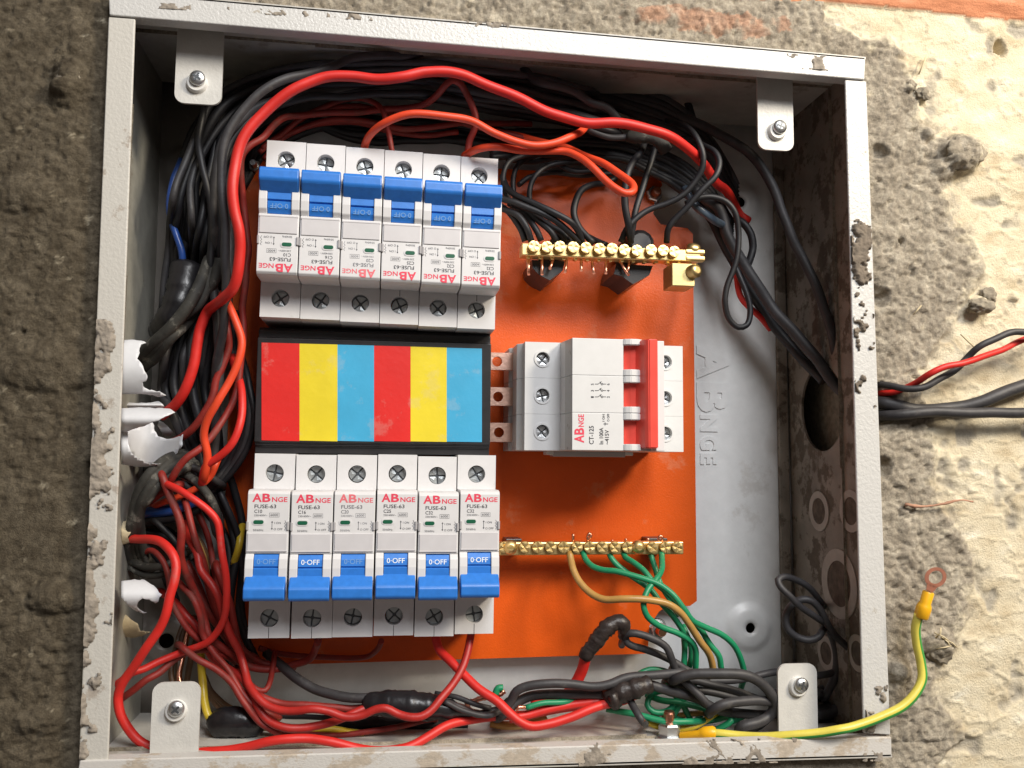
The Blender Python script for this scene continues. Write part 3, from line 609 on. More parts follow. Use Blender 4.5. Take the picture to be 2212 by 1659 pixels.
def breaker(rating, label, loc, ry, pale=0, offpale=0, group='', slit=0, gap=True):
    t = thing('circuit_breaker', label, 'circuit breaker', loc, group, ry)
    for k, me in BPM.items():
        o = bpy.data.objects.new(k, me); COL.objects.link(o); o.parent = t
    for c in (-8.6, -71.5): screw(t, W_/2+rng.uniform(-.25,.25), c+rng.uniform(-.2,.2), 3.1+rng.uniform(-.5, .9), 3.75)
    y = -16.47; mb = MB(); brand(mb, 2.0, -20.4, 3.3, y, 14.4); mb.obj('printed_brand', 'print_red_pale' if pale else 'print_red', t)
    mb = MB(); put_text(mb, 'FUSE-63', 3.0, -23.1, 1.5, y, 8.9, .012); put_text(mb, rating, 3.0, -25.1, 1.35, y, 3.2, .012); mb.obj('printed_rating', 'print_grey' if pale else 'print_black', t)
    mb = MB(); put_text(mb, '230/400V~', 3.0, -26.5, .75, y, 5.4); put_text(mb, '6000', 9.7, -26.4, .95, y, 3.1)
    for a in ((9.2, 13.3, -25.15, -25.05), (9.2, 13.3, -26.85, -26.75), (9.2, 9.3, -26.85, -25.05), (13.2, 13.3, -26.85, -25.05)): mb.add([(a[0],y,a[2]),(a[1],y,a[2]),(a[1],y,a[3]),(a[0],y,a[3])], [(0,1,2,3)])
    put_text(mb, '50/60Hz', 2.8, -32.7, .85, y, 4.2); put_text(mb, 'I ON', 11.4, -29.7, .85, y, 2.6); put_text(mb, 'O OFF', 11.2, -32.3, .85, y, 3.6)
    mb.add([(10.35,y,-31.6),(10.55,y,-31.6),(10.55,y,-29.0),(10.35,y,-29.0),(10.05,y,-29.1),(10.85,y,-29.1),(10.45,y,-28.4),(10.05,y,-31.5),(10.85,y,-31.5),(10.45,y,-32.2)], [(0,1,2,3),(4,5,6),(7,9,8)])
    zz = [(15.6,-28.2), (16.0,-29), (15.3,-29.5), (16.1,-30), (15.4,-30.6), (16.0,-31.3), (15.6,-32.3)]
    for i in range(len(zz)-1):
        a, b = zz[i], zz[i+1]; mb.add([(a[0],y,a[1]),(a[0]+.2,y,a[1]),(b[0]+.2,y,b[1]),(b[0],y,b[1])], [(0,1,2,3)])
    mb.obj('printed_marks', 'print_grey' if pale else 'print_black', t)
    mb = MB(); a, f = text_mesh('0\u00b7OFF', .012); a = a.copy(); a[:,0] -= a[:,0].min(); kx = 7.6/a[:,0].max()
    mb.add([(4.9+p[0]*kx, -17.13-(2.0-p[1]*2.9)*.10, -46.3+p[1]*2.9) for p in a], f); mb.obj('printed_position', 'print_dim' if offpale else 'print_white', t)
    if slit:
        mb = MB(); s0, s1 = ((-12.7,-15.4) if slit == 2 else (-75.6,-80)); mb.box(W_/2-.12, W_/2+.12, -.06, .4, s1, s0); mb.obj('moulding_slit', 'hole', t)
    return t
RT = ['C10', 'C16', 'C20', 'C25', 'C32', 'C32']
ordn = ['leftmost in the lower row', 'second from left in the lower row', 'third from left in the lower row, faded', 'fourth from left in the lower row', 'fifth from left in the lower row', 'rightmost in the lower row']
zj = [-190.5, -190.9, -190.7, -190.4, -191.1, -190.3]
for i in range(6):
    breaker(RT[i], f'white breaker marked {RT[i]}, lever down, {ordn[i]}', (59.6+17.95*i, 31, zj[i]), math.radians(.25 if i != 1 else .0), i in (2,), i in (0, 2), 'circuit breakers in the lower row', slit=1 if i != 2 else 0)
ordt = ['leftmost in the upper row', 'second from left in the upper row', 'third from left in the upper row, faded', 'fourth from left in the upper row', 'fifth from left in the upper row', 'rightmost in the upper row']
zt = [-129.6, -130.0, -130.6, -131.0, -131.6, -132.0]
for i in range(6):
    t = breaker(RT[i], f'upside down white breaker marked {RT[i]}, {ordt[i]}', (59.0+17.75*(i+1)+.15, 31, zt[i]), math.pi+math.radians(.5), i == 2, 1, 'circuit breakers in the upper row', slit=2 if i in (3, 5) else 0)
    t.scale = (1, 1, 1.018)
# rail under the breakers
for zc, lab in ((-92, 'upper'), (-231, 'lower')):
    mb = MB(); mb.prof([(74.9, zc-17.5), (74.9, zc+17.5), (70, zc+17.5), (70, zc+13), (73.5, zc+13), (73.5, zc-13), (70, zc-13), (70, zc-17.5)], 57, 169.5)
    tag(mb.obj('mounting_rail', 'zinc'), f'zinc rail under the {lab} row of breakers', 'rail', 'rails under the breakers')

# ================================================================ striped busbar cover
bc = thing('busbar_cover', 'black plastic busbar cover with red yellow blue striped sticker between the breaker rows', 'cover', (111, 72, -189))
mb = MB()
mb.prof([(74, -190.2), (44, -190.2), (44, -186.9), (42.2, -186.6), (42.2, -185.4), (40.6, -185.2), (40.6, -137.6), (43.2, -137.0), (43.2, -133.6), (46, -132), (74, -132)], 57.6, 165.2, .35, 2)
rel(mb, bc).obj('cover_body', 'black', bc)
us = [565, 647, 729, 808, 887, 965, 1041]; cols = ['lred', 'lyellow', 'lblue']*2
for i in range(6):
    a = U(us[i], 740+i*2.2, 40.4); b = U(us[i+1], 742+i*2.2, 40.4); c = U(us[i+1], 953+i*.4, 40.4); d = U(us[i], 951+i*.6, 40.4)
    mb = MB(); mb.plate([(d[0], d[2]), (c[0], c[2]), (b[0], b[2]), (a[0], a[2])], [], .15, XZ(40.38)); rel(mb, bc).obj('sticker_stripe', cols[i], bc)
# copper tongues to the main switch
for i, (v0, v1, hu, hv) in enumerate(((761,800,1074,781), (836,877,1076,857), (913,955,1078,934))):
    a = U(1050, v0, 52); b = U(1123, v1, 52); h = U(hu, hv, 52)
    mb = MB(); mb.plate(rrect(a[0]-3, b[0]+6, b[2], a[2], .5, 2), [circ(h[0], h[2], 2.45, 24)], 2.0, XZ(52))
    o = tag(mb.obj('copper_bar', 'copperdull'), f'{["uppermost","middle","lowest"][i]} flat copper bar with round hole between cover and main switch', 'busbar', 'copper bars into the main switch')

# ================================================================ main switch
ms = thing('main_switch', 'white three pole main switch with wide red lever on the orange plate', 'switch', (218, 75, -188))
def mobj(mb, n, m, par=None): return rel(mb, ms).obj(n, m, par or ms)
z0 = -137.3; ph = 16.85
xa, xb, xc, xd = 180.0, U(1209,850,31)[0], U(1236,850,14)[0], U(1347,850,14)[0]
xr = U(1434,850,15)[0]; xe = 256.3
for k in range(3):
    zt_, zb_ = z0-k*ph-.04, z0-(k+1)*ph+.04; zc = (zt_+zb_)/2
    mb = MB()
    def zprof(pts, bev=.25):       # polygon in (x, y) extruded down z
        b = bmesh.new(); A = [b.verts.new((p[0], p[1], zt_)) for p in pts]; B = [b.verts.new((p[0], p[1], zb_)) for p in pts]; n = len(pts)
        b.faces.new(A); b.faces.new(B[::-1])
        for i in range(n): b.faces.new((A[i], B[i], B[(i+1) % n], A[(i+1) % n]))
        bmesh.ops.recalc_face_normals(b, faces=b.faces[:]); bmesh.ops.bevel(b, geom=[e for e in b.edges if e.calc_face_angle(0) > .35], offset=bev, segments=2, affect='EDGES', profile=.5, clamp_overlap=True); mb.bm(b)
    zprof([(xa-4.2, 74), (xa-4.2, 56), (xa-2.6, 54), (xa-2.6, 40), (xa, 36.5), (xb+6, 36.5), (xb+10, 36), (xr+2, 36), (xe, 36), (xe, 60), (xe-3, 62), (xe-3, 74)])
    zprof([(xb+.2, 37), (xb+.2, 30.9), (xc, 14.0), (xd, 14.0), (xd, 22), (xr, 24), (xr, 36)])
    # shoulder faces with screw wells
    for s0, s1, cx in ((xa, xb+.3, 188.4), (xr+.1, xe, U(1437,785+38*k,31)[0])):
        hh = circ(cx, zc+(.3 if k else .6), 3.15, 26)
        x0_, x1_ = s0, s1
        if cx-3.2 < x0_: cx = x0_+3.4; hh = circ(cx, zc, 3.15, 26)
        mb.plate([(x0_, zb_), (x1_, zb_), (x1_, zt_), (x0_, zt_)], [hh], .01, XZ(31)); n = 26
        mb.add([(p[0], 31, p[1]) for p in hh]+[(p[0], 38, p[1]) for p in hh], [(i, (i+1) % n, (i+1) % n+n, i+n) for i in range(n)], True)
        mb.add([(x0_,31,zt_),(x1_,31,zt_),(x1_,37,zt_),(x0_,37,zt_),(x0_,31,zb_),(x1_,31,zb_),(x1_,37,zb_),(x0_,37,zb_)], [(0,3,2,1),(4,5,6,7),(0,4,7,3),(1,2,6,5)])
        screwpos = (cx, zc)
        sb = screw(ms, cx-218, zc+188, 33.4-75, 3.0, 'zinc')
        m3 = MB(); ring = [(p[0], p[1]) for p in circ(cx, hh[6][1]-3.15, 4.1, 28)]
        m3.plate(ring, [[(p[0], p[1]) for p in circ(cx, hh[6][1]-3.15, 3.2, 26)]], .5, XZ(30.6)); mobj(m3, 'screw_collar', 'switchwhite')
    mobj(mb, 'pole_body', 'switchwhite')
    m2 = MB(); m2.add([(xb+.6,30.3,zt_-.2),(xc-.2,14.3,zt_-.2),(xc-.2,14.3,zb_+.2),(xb+.6,30.3,zb_+.2)], [(0,1,2,3)]); m2.v = [(p[0]-.12, p[1]-.12, p[2]) for p in m2.v]; mobj(m2, 'dusty_slope', 'grime')
    # red drum between the guards
    mb = MB(); xm = xd+(U(1398,850,14)[0]-xd)*.55
    pts = [(xd+.3, 20), (xd+1, 17.2), (xd+4, 16.2), (xd+7.3, 16.4), (xd+7.6, 15.6), (xd+10.5, 16.5), (xr-1, 22), (xr-1, 30), (xd+.3, 30)]
    b = bmesh.new(); A = [b.verts.new((p[0], p[1], zt_-1.6)) for p in pts]; B = [b.verts.new((p[0], p[1], zb_+1.6)) for p in pts]; n = len(pts); b.faces.new(A); b.faces.new(B[::-1])
    for i in range(n): b.faces.new((A[i], B[i], B[(i+1) % n], A[(i+1) % n]))
    bmesh.ops.recalc_face_normals(b, faces=b.faces[:]); mb.bm(b); mobj(mb, 'lever_drum', 'red')
hz0, hz1 = z0-3*ph+1.2, z0-.4
x5, x6 = U(1396,850,8)[0], U(1423,850,8)[0]
mb = MB(); b = bmesh.new(); pts = [(x5-3, 18), (x5, 9.6), (x5+1.4, 8), (x6-.6, 8), (x6, 9), (x6+.6, 18)]
A = [b.verts.new((p[0], p[1], hz1)) for p in pts]; B = [b.verts.new((p[0], p[1], hz0)) for p in pts]; n = len(pts); b.faces.new(A); b.faces.new(B[::-1])
for i in range(n): b.faces.new((A[i], B[i], B[(i+1) % n], A[(i+1) % n]))
bmesh.ops.recalc_face_normals(b, faces=b.faces[:]); bmesh.ops.bevel(b, geom=b.edges[:], offset=.4, segments=2, affect='EDGES', clamp_overlap=True); mb.bm(b); mobj(mb, 'lever', 'red')
mb = MB(); mb.box(x6+.8, xr+.2, 14.6, 36, z0-3*ph, z0-.2, .3); mobj(mb, 'end_wall', 'switchwhite')
for k, (c, hw) in enumerate(((z0-1.3, 1.35), (z0-ph, 1.9+1.1), (z0-2*ph, 3.0), (z0-3*ph+1.5, 1.5))):
    for s_ in ((-1, 1) if k in (1, 2) else (0,)):
        a0, a1 = (c-hw, c+hw) if s_ == 0 else ((c-hw, c-.04) if s_ < 0 else (c+.04, c+hw))
        mb = MB(); pts = [(xd-.5, 30), (xd-.5, 14.2), (xd+.6, 13.2), (xd+3, 12.2), (xd+6.5, 12.4), (xd+9, 14.2), (xd+10.2, 17), (xd+10.2, 30)]
        b = bmesh.new(); A = [b.verts.new((p[0], p[1], a1)) for p in pts]; B = [b.verts.new((p[0], p[1], a0)) for p in pts]; n = len(pts); b.faces.new(A); b.faces.new(B[::-1])
        for i in range(n): b.faces.new((A[i], B[i], B[(i+1) % n], A[(i+1) % n]))
        bmesh.ops.recalc_face_normals(b, faces=b.faces[:]); bmesh.ops.bevel(b, geom=b.edges[:], offset=.3, segments=2, affect='EDGES', clamp_overlap=True); mb.bm(b); mobj(mb, 'lever_guard', 'switchwhite')
mb = MB(); mb.box(xb+2, xr-6, 58, 66, z0-3*ph-2.6, z0-3*ph+.2, .5); mobj(mb, 'rail_clip', 'clip')
mb = MB(); mb.box(xb-1, xb+3, 58, 68, z0-3*ph-1.8, z0-3*ph+.2, .5); mb.box(xr-6.5, xr-2, 58, 68, z0-3*ph-1.8, z0-3*ph+.2, .5); mobj(mb, 'clip_arm', 'switchwhite')
RS = reg(1800, 1250); y = 13.9; R90 = math.pi/2
def sp(x, z_): p = U(*RS(x, z_), 13.9); return p[0], p[2]
mb = MB(); a = sp(1042, 1045); b_ = sp(1042, 800); brand(mb, a[0], a[1], 8.0*.5+.1, y, b_[1]-a[1], R90); mobj(mb, 'printed_brand', 'print_red')
mb = MB()
for s_, x, zb, zt2, h in (('CT-125', 1127, 1058, 900, 2.0), ('In 100A', 1210, 1058, 915, 1.75), ('~415V', 1258, 1060, 935, 1.75), ('I ON', 1222, 862, 800, 1.0), ('O OFF', 1263, 862, 795, 1.0)):
    a = sp(x, zb); b_ = sp(x, zt2); put_text(mb, s_, a[0], a[1], h, y, b_[1]-a[1], .014, R90)
for yy, l, r_ in ((540, '5', '6'), (596, '3', '4'), (650, '1', '2')):
    a = sp(1128, yy+9); put_text(mb, l, a[0], a[1], 1.2, y, .75, .012, R90); a = sp(1265, yy+9); put_text(mb, r_, a[0], a[1], 1.2, y, .75, .012, R90)
    def ln(p, q_, wd=.13):
        a = np.array(sp(*p)); b2 = np.array(sp(*q_)); d = (b2-a)/np.linalg.norm(b2-a); n_ = np.array([-d[1], d[0]])*wd
        mb.add([(a[0]+n_[0], y, a[1]+n_[1]), (a[0]-n_[0], y, a[1]-n_[1]), (b2[0]-n_[0], y, b2[1]-n_[1]), (b2[0]+n_[0], y, b2[1]+n_[1])], [(0,1,2,3)])
    ln((1138, yy), (1168, yy)); ln((1166, yy), (1196, yy-22)); ln((1182, yy-20), (1192, yy)); ln((1208, yy), (1234, yy))
    c = sp(1200, yy); mb.plate(circ(*c, .5, 12), [circ(*c, .28, 12)], .01, XZ(y))
for p, q_ in (((1212,883),(1252,883)), ((1226,870),(1226,896))): ln(p, q_, .15)
mobj(mb, 'printed_marks', 'print_black')

# ================================================================ brass terminal bars
R19 = reg(1900, 650)
nb = thing('neutral_bar', 'brass neutral terminal bar holding black wires, upper right of the orange plate', 'terminal bar', (230, 45, -95))
def nobj(mb, n, m): return rel(mb, nb).obj(n, m, nb)
YB = 40.
A = U(*R19(282, 716), YB); B = U(*R19(1828, 775), YB)
ang = math.atan2(B[2]-A[2], B[0]-A[0]); L_ = math.hypot(B[0]-A[0], B[2]-A[2])
def local_bar(mb):      # x along, z across
    ca, sa = math.cos(ang), math.sin(ang); mb.v = [(A[0]+p[0]*ca-p[2]*sa, p[1], A[2]+p[0]*sa+p[2]*ca) for p in mb.v]; return mb
mb = MB(); mb.box(0, L_-1, YB-2.5, YB+5.5, -2.9, 2.9, .5); mb.box(L_-9, L_+1.5, YB-3, YB+1, .4, 3.4, 1.1, 3); mb.box(L_-9, L_+1.5, YB-3, YB+1, -2.8, .2, 1.1, 3)
for k in range(15): mb.box(3+k*5.8, 4.6+k*5.8, YB+.5, YB+4, -3.7, -2.7, .2, 1)
nobj(local_bar(mb), 'bar', 'brass')
scx = [393, 507, 617, 733, 843, 957, 1067, 1172, 1280, 1403, 1507, 1603]; scy = [680, 685, 682, 688, 692, 700, 700, 710, 716, 712, 716, 726]
for x, z_ in zip(scx, scy):
    c = U(*R19(x, z_), YB-5.5); screw(nb, c[0]-230, c[2]+95, YB-5.5-45, 2.75, 'brass', 'brassslot', 'clamp_screw')
    mb = MB(); mb.lathe([(2.5, -1), (2.6, 4)], (c[0], YB-5.2+.8, c[2]), (0,1,0), 18); nobj(mb, 'screw_shank', 'brass')
bk = U(1466, 595, YB-4); mb = MB(); mb.box(bk[0]-4, bk[0]+7.5, YB-6, YB+8, bk[2]-5.6, bk[2]+5.6, .4); nobj(mb, 'cable_block', 'brassplain')
s2 = U(1512, 578, YB-8); mb = MB(); ps = []
for k in range(8): ps += [(3.5, k*.8), (2.9, k*.8+.4)]
mb.lathe(ps+[(2.8, 6.6), (1.6, 7)], (bk[0]+5, YB-3, bk[2]+1.3), (.45,-1,.1), 20); nobj(mb, 'block_screw', 'brass')
s3 = U(1497, 533, YB); mb = MB(); mb.lathe([(3.6, 0), (3.6, 1), (2.8, 2.2), (1, 2.8)], (s3[0], YB, s3[2]-1.2), (0,-.5,1), 20); nobj(mb, 'bar_screw', 'brass')
# insulating feet and wire ends
def poly3(pts, R_, Y0, Y1, bev=.4):
    P = [U(*R_(x, z_), Y0) for x, z_ in pts]; mb = MB(); mb.plate([(p[0], p[2]) for p in P], [], Y1-Y0, XZ(Y0)); return mb
for pl in (([(375,800),(660,810),(640,890),(530,975),(440,930),(380,870)]), ([(1100,830),(1415,850),(1385,930),(1245,1008),(1150,940),(1080,920)])):
    P = [U(*R19(x, z_), 46) for x, z_ in pl]; mb = MB(); mb.plate([(p[0], p[2]) for p in P][::-1], [], 28, XZ(46)); nobj(mb, 'insulating_foot', 'black')
for c, r_ in (((1310, 640), 7), ((640, 640), 6)):
    p = U(*R19(*c), 46); mb = MB(); mb.lathe([(r_*.7, -3.5), (r_, -2), (r_, 26)], (p[0], 48, p[2]-1), (0,1,0), 12); nobj(mb, 'insulating_foot', 'black')
for x, z_, x2, z2 in ((335,790,348,925), (350,790,345,905), (462,790,462,925), (560,800,530,875), (675,810,660,905), (798,815,800,890), (890,815,908,915), (1012,820,1012,915), (1120,800,1208,930), (1215,830,1200,885), (1545,835,1552,948)):
    mb = MB(); tube(mb, [U(*R19(x, z_-25), YB+3), U(*R19((x+x2)/2, (z_+z2)/2), YB+3), U(*R19(x2, z2), YB+1)], .72, 8); nobj(mb, 'bare_wire_end', 'copper')

R20 = reg(2000, 2000)
eb = thing('earth_bar', 'brass earth terminal bar with green wires, lower right of the orange plate', 'terminal bar', (230, 60, -246))
def eobj(mb, n, m): return rel(mb, eb).obj(n, m, eb)
YE = 58.
A2 = U(1078, 1184, YE); B2 = U(1474, 1184, YE)
mb = MB(); mb.box(A2[0], B2[0], YE-2, YE+5, (A2[2]+B2[2])/2-3.1, (A2[2]+B2[2])/2+3.1, .5); eobj(mb, 'bar', 'brass')
for u in [1090, 1103, 1134, 1162, 1190, 1218, 1247, 1274, 1301, 1329, 1356, 1380, 1410, 1438, 1464]:
    big = u in (1103, 1380); c = U(u, 1182.5, YE-4.6)
    if big:
        mb = MB(); mb.lathe([(3.4, 0), (3.5, 2), (2.9, 3.4), (1.4, 4.2)], (c[0], YE-2, c[2]), (0,-1,0), 22); k = eobj(mb, 'fixing_screw', 'brass')
        mb = MB(); mb.box(c[0]-2, c[0]+2, YE-6.3, YE-5, c[2]-.35, c[2]+.35); eobj(mb, 'screw_slot', 'brassslot')
    else: screw(eb, c[0]-230, c[2]+246, YE-4.6-60, 2.75, 'brass', 'brassslot', 'clamp_screw'); mb = MB(); mb.lathe([(2.5, 0), (2.5, 3)], (c[0], YE-4, c[2]), (0,1,0), 18); eobj(mb, 'screw_shank', 'brass')
mb = MB(); mb.box(A2[0]+4, A2[0]+12, YE+5, 75, A2[2]-4, A2[2]+4, .4); mb.box(B2[0]-16, B2[0]-6, YE+5, 75, A2[2]-4, A2[2]+4, .4); eobj(mb, 'insulating_foot', 'black')
for pts in (((508,240),(508,170)), ((640,240),(630,200),(650,165),(662,185),(645,220)), ((845,250),(845,222)), ((962,250),(962,210)), ((1150,250),(1152,208)), ((1250,250),(1245,200),(1262,188),(1275,200),(1270,240))):
    mb = MB(); tube(mb, smooth_path([U(*R20(*p), YE) for p in pts], .8), .7, 8); eobj(mb, 'bare_wire_end', 'copper')

# earth bolt on the floor of the box
c = U(1446, 1590, 30); et = thing('earth_bolt', 'copper threaded earth bolt with grey flanged nut on the box floor', 'bolt', (c[0], c[1], c[2]-1))
mb = MB(); mb.lathe([(6.6, 0), (6.8, .8), (6.0, 1.8)], (0,0,0), (0,0,1), 28); mb.obj('flange', 'zincdark', et)
mb = MB(); mb.lathe([(5.2, 1.6), (5.2, 6), (4.4, 6.8)], (0,0,0), (0,0,1), 6, False, .3); mb.obj('nut', 'zinc', et)
mb = MB(); ps = []
for k in range(8): ps += [(2.7, 5+k*.85), (2.35, 5.42+k*.85)]
mb.lathe(ps+[(2.3, 12.2)], (0,0,0), (0,0,1), 20); mb.obj('threaded_end', 'copper', et)
# ================================================================ wires (x, y read in the picture, depth in mm behind the rim)
G_UP = 'red wires over the upper breakers'; G_LR = 'red wires at the left side'; G_LB = 'black wires in the left bundle'; G_NB = 'black wires into the neutral bar'
G_GR = 'green wires below the earth bar'; G_BL = 'black leads coiled at the bottom right'; G_BB = 'wires along the bottom of the box'
wire('thick glossy red cable arching over the upper breakers from left side to right', 'wire_red', 2.35,
     [(350,898,52),(367,882,48),(400,845,42),(419,794,40),(429,744,40),(434,710,40),(447,672,38),(480,645,26),(502,622,20),(514,590,17),(519,545,16),(514,500,14),(505,450,13),(502,400,12),(510,352,12),(528,303,12),(560,257,12),(600,217,12),(650,182,11),(700,164,11),(760,166,11),(820,172,10),(870,168,9),(915,155,9),(958,153,9),(1000,162,10),(1040,178,12),(1120,213,14),(1200,246,15),(1260,263,15),(1330,268,15),(1395,278,16),(1440,292,18),(1492,322,24),(1520,355,32),(1545,393,40),(1567,413,50),(1586,440,58),(1600,466,62),(1616,477,64)], 'thick red cables', 'red_cable', 'cable', n=16)
wire('orange red wire hooping from the upper breakers up behind the thick red cable', 'wire_orange', 1.75,
     [(786,330,38),(789,308,32),(797,291,26),(822,268,20),(862,252,17),(923,247,15),(973,251,15),(1023,261,16),(1073,288,17),(1113,308,17),(1153,317,17),(1199,311,18),(1236,294,20),(1256,280,24),(1263,262,30),(1250,252,34),(1220,256,42)], G_UP)
wire('orange red wire folded into a hairpin loop above the neutral bar', 'wire_orange', 1.75,
     [(1003,336,36),(1020,327,30),(1040,321,24),(1073,317,22),(1123,322,22),(1173,326,22),(1211,326,21),(1232,330,19),(1256,343,16),(1276,360,13),(1301,384,10),(1331,407,7),(1352,418,6),(1366,414,7),(1366,399,10),(1350,381,14),(1315,358,20),(1281,343,26),(1235,324,34),(1170,306,44),(1120,296,50),(1075,286,54)], G_UP)
wire('dull red wire dropping from the cable crest to the sixth upper breaker, then back left', 'wire_dark_red', 1.6,
     [(1010,334,38),(1014,306,36),(1023,283,34),(1027,256,33),(1020,226,32),(1006,197,30),(992,178,28),(975,172,27),(962,180,28),(948,198,32),(930,217,38),(905,229,44),(872,234,48),(822,237,50),(772,242,50),(722,244,50),(660,249,48),(616,255,44),(591,271,40),(566,297,36),(540,314,34),(522,337,34),(518,372,36),(526,435,40),(535,502,42),(540,540,42),(533,580,42),(526,627,42),(521,665,42),(523,702,42),(522,760,42),(515,830,42),(490,893,40),(463,935,36),(438,965,34),(405,992,32),(378,1026,34),(360,1052,40)], G_UP)
wire('thin dim red wire rising behind the hoop to the fourth upper breaker', 'wire_dark_red', 1.3, [(848,333,38),(842,301,38),(835,276,40),(830,251,42),(817,228,44),(784,214,48),(747,217,52),(700,232,56),(650,256,58),(600,292,58),(565,322,58)], G_UP)
wire('dim red wire lying low behind the hoop above the third breaker', 'wire_dark_red', 1.5, [(600,300,62),(660,275,60),(740,258,58),(822,267,56),(872,277,54),(922,276,54),(985,267,56),(1048,266,60),(1148,268,64)], G_UP)
wire('dim red wire passing low from the left behind the second breaker', 'wire_dark_red', 1.4, [(570,345,60),(610,300,62),(680,268,64),(760,262,66),(830,280,64),(900,292,62),(990,285,64)], G_UP)
wire('dim red wire seen between the hoop and the hairpin loop', 'wire_dark_red', 1.5, [(985,262,58),(1040,276,54),(1073,287,50),(1123,297,48),(1173,306,48),(1215,316,48)], G_UP)
wire('dark red wire just under the red cable near the left bend', 'wire_dark_red', 1.3, [(560,330,58),(610,285,60),(690,240,64),(770,228,66),(850,246,66)], G_UP)


for k in range(9):  # extra black wires, added to darken the recess above the upper breakers
    t = k/8; a = rng.uniform(-6, 6)
    wire('added black wire darkening the recess above the upper breakers', 'wire_black', rng.uniform(1.6, 2.3), [(515+12*t, 420-60*t, 74), (560+10*t, 345-60*t, 76), (640, 290-35*t+a, 78), (760, 262-30*t+70*t*t, 78), (900, 262-20*t+60*t*t+a, 78), (1020, 275-20*t+55*t, 77), (1100, 290-10*t+50*t, 76)], 'added black wires darkening the recess above the upper breakers')
# left side reds
wire('bright red wire leaving the thick cable and curving down to the dark tangle', 'wire_orange', 1.75, [(488,646,32),(499,668,30),(512,700,28),(520,738,28),(511,780,28),(494,824,28),(469,870,28),(449,907,30),(441,942,32),(446,985,34),(440,1030,38)], G_LR)
wire('red wire bowing right beside the breakers and back into the tangle', 'wire_red', 1.75, [(505,780,50),(515,815,44),(521,852,38),(521,890,34),(513,925,32),(497,962,32),(470,993,34),(448,1010,36),(439,1042,42)], G_LR)
wire('dull red wire slanting down to the torn white pipe', 'wire_dark_red', 1.75, [(488,700,44),(494,755,44),(480,800,44),(468,822,44),(455,868,44),(430,908,46),(397,938,50),(380,950,54)], G_LR)
wire('red wire dropping from the tangle and crossing to the third lower breaker', 'wire_dark_red', 1.7, [(349,1026,34),(357,1052,33),(367,1078,32),(380,1110,30),(388,1142,30),(390,1175,32),(393,1205,36),(405,1240,40),(420,1273,44),(434,1310,46),(441,1345,48),(450,1375,48),(470,1393,50),(497,1410,52),(530,1434,54),(560,1443,56),(600,1445,58),(635,1435,58),(664,1424,56),(682,1398,50),(686,1384,42)], G_LR)
wire('bright red wire arcing over the dark gap down beside the lower breakers', 'wire_red', 1.6, [(330,1042,44),(350,1045,38),(364,1049,32),(387,1058,28),(416,1077,26),(448,1103,26),(468,1127,26),(477,1160,26),(484,1206,26),(490,1251,28),(491,1295,32),(485,1327,36),(468,1360,40),(450,1384,42),(428,1398,44),(390,1412,46),(342,1431,44),(312,1446,42),(285,1454,40),(260,1469,44),(240,1486,50)], G_LR)
wire('dull red wire running from the tangle left under the rim, lower of two', 'wire_dark_red', 1.6, [(500,1425,56),(470,1410,52),(443,1406,50),(405,1412,48),(372,1430,48),(345,1450,46),(312,1466,44),(284,1490,44),(262,1508,46),(238,1524,52)], G_LR)
wire('thick bright red wire making the long arc around the lower left corner', 'wire_red', 1.95, [(280,1162,52),(296,1162,44),(318,1162,38),(343,1169,33),(362,1184,29),(377,1206,26),(382,1228,25),(380,1258,24),(372,1284,24),(360,1322,24),(340,1362,25),(312,1405,26),(286,1442,28),(265,1475,30),(257,1506,32),(262,1543,32),(280,1574,32),(302,1597,32),(330,1613,32),(380,1625,32),(433,1627,30),(480,1624,28),(530,1613,26),(581,1601,24),(620,1596,23),(661,1596,23),(711,1605,22),(774,1617,22),(837,1619,22),(880,1611,23),(925,1589,26),(967,1569,30),(1012,1558,34),(1070,1549,38),(1150,1540,40),(1230,1529,40),(1300,1519,38)], G_LR, n=14)
wire('broad red wire snaking down past the tangle to the sixth lower breaker', 'wire_mid_red', 1.75, [(398,1130,58),(410,1168,50),(425,1200,44),(433,1232,42),(456,1264,40),(477,1302,40),(490,1342,42),(503,1377,44),(518,1410,46),(528,1447,44),(535,1478,40),(552,1505,36),(573,1523,34),(606,1533,32),(643,1534,30),(673,1531,28),(711,1536,27),(749,1549,26),(781,1547,26),(812,1536,25),(837,1534,24),(862,1544,24),(887,1550,23),(912,1548,23),(934,1533,24),(955,1505,26),(977,1474,30),(997,1438,34),(1010,1400,38),(1017,1366,42)], G_LR, n=14)
wire('red wire running under its neighbours into the taped splice at the bottom', 'wire_mid_red', 1.8, [(350,1285,60),(382,1305,54),(405,1332,50),(433,1362,50),(450,1397,52),(463,1422,52),(493,1447,50),(523,1467,46),(541,1497,42),(556,1530,38),(580,1555,36),(618,1570,34),(656,1573,34),(700,1566,34),(735,1555,34),(765,1543,35),(790,1533,36),(812,1524,38)], G_LR, n=14)
wire('short red wire hooking up under the first lower breaker', 'wire_dark_red', 1.3, [(520,1455,50),(535,1472,48),(556,1488,47),(573,1488,47),(581,1472,50),(584,1452,55),(590,1420,60)], G_LR)
wire('dark red wire lying on the orange plate below the second lower breaker', 'wire_dark_red', 1.3, [(824,1384,52),(818,1400,58),(800,1414,66),(770,1420,70),(711,1419,70),(650,1420,70),(600,1412,68),(560,1400,64)], G_BB)
wire('thick dark red wire fanning right through the lower tangle', 'wire_dark_red', 2.2, [(400,1215,56),(425,1262,54),(448,1310,54),(475,1355,56),(510,1400,58),(545,1425,62)], G_LR)
wire('dull red wire stretching left from the tangle under the dusty cables', 'wire_dark_red', 2.0, [(380,1048,42),(352,1062,44),(330,1078,48),(304,1095,52),(285,1112,58)], G_LR)
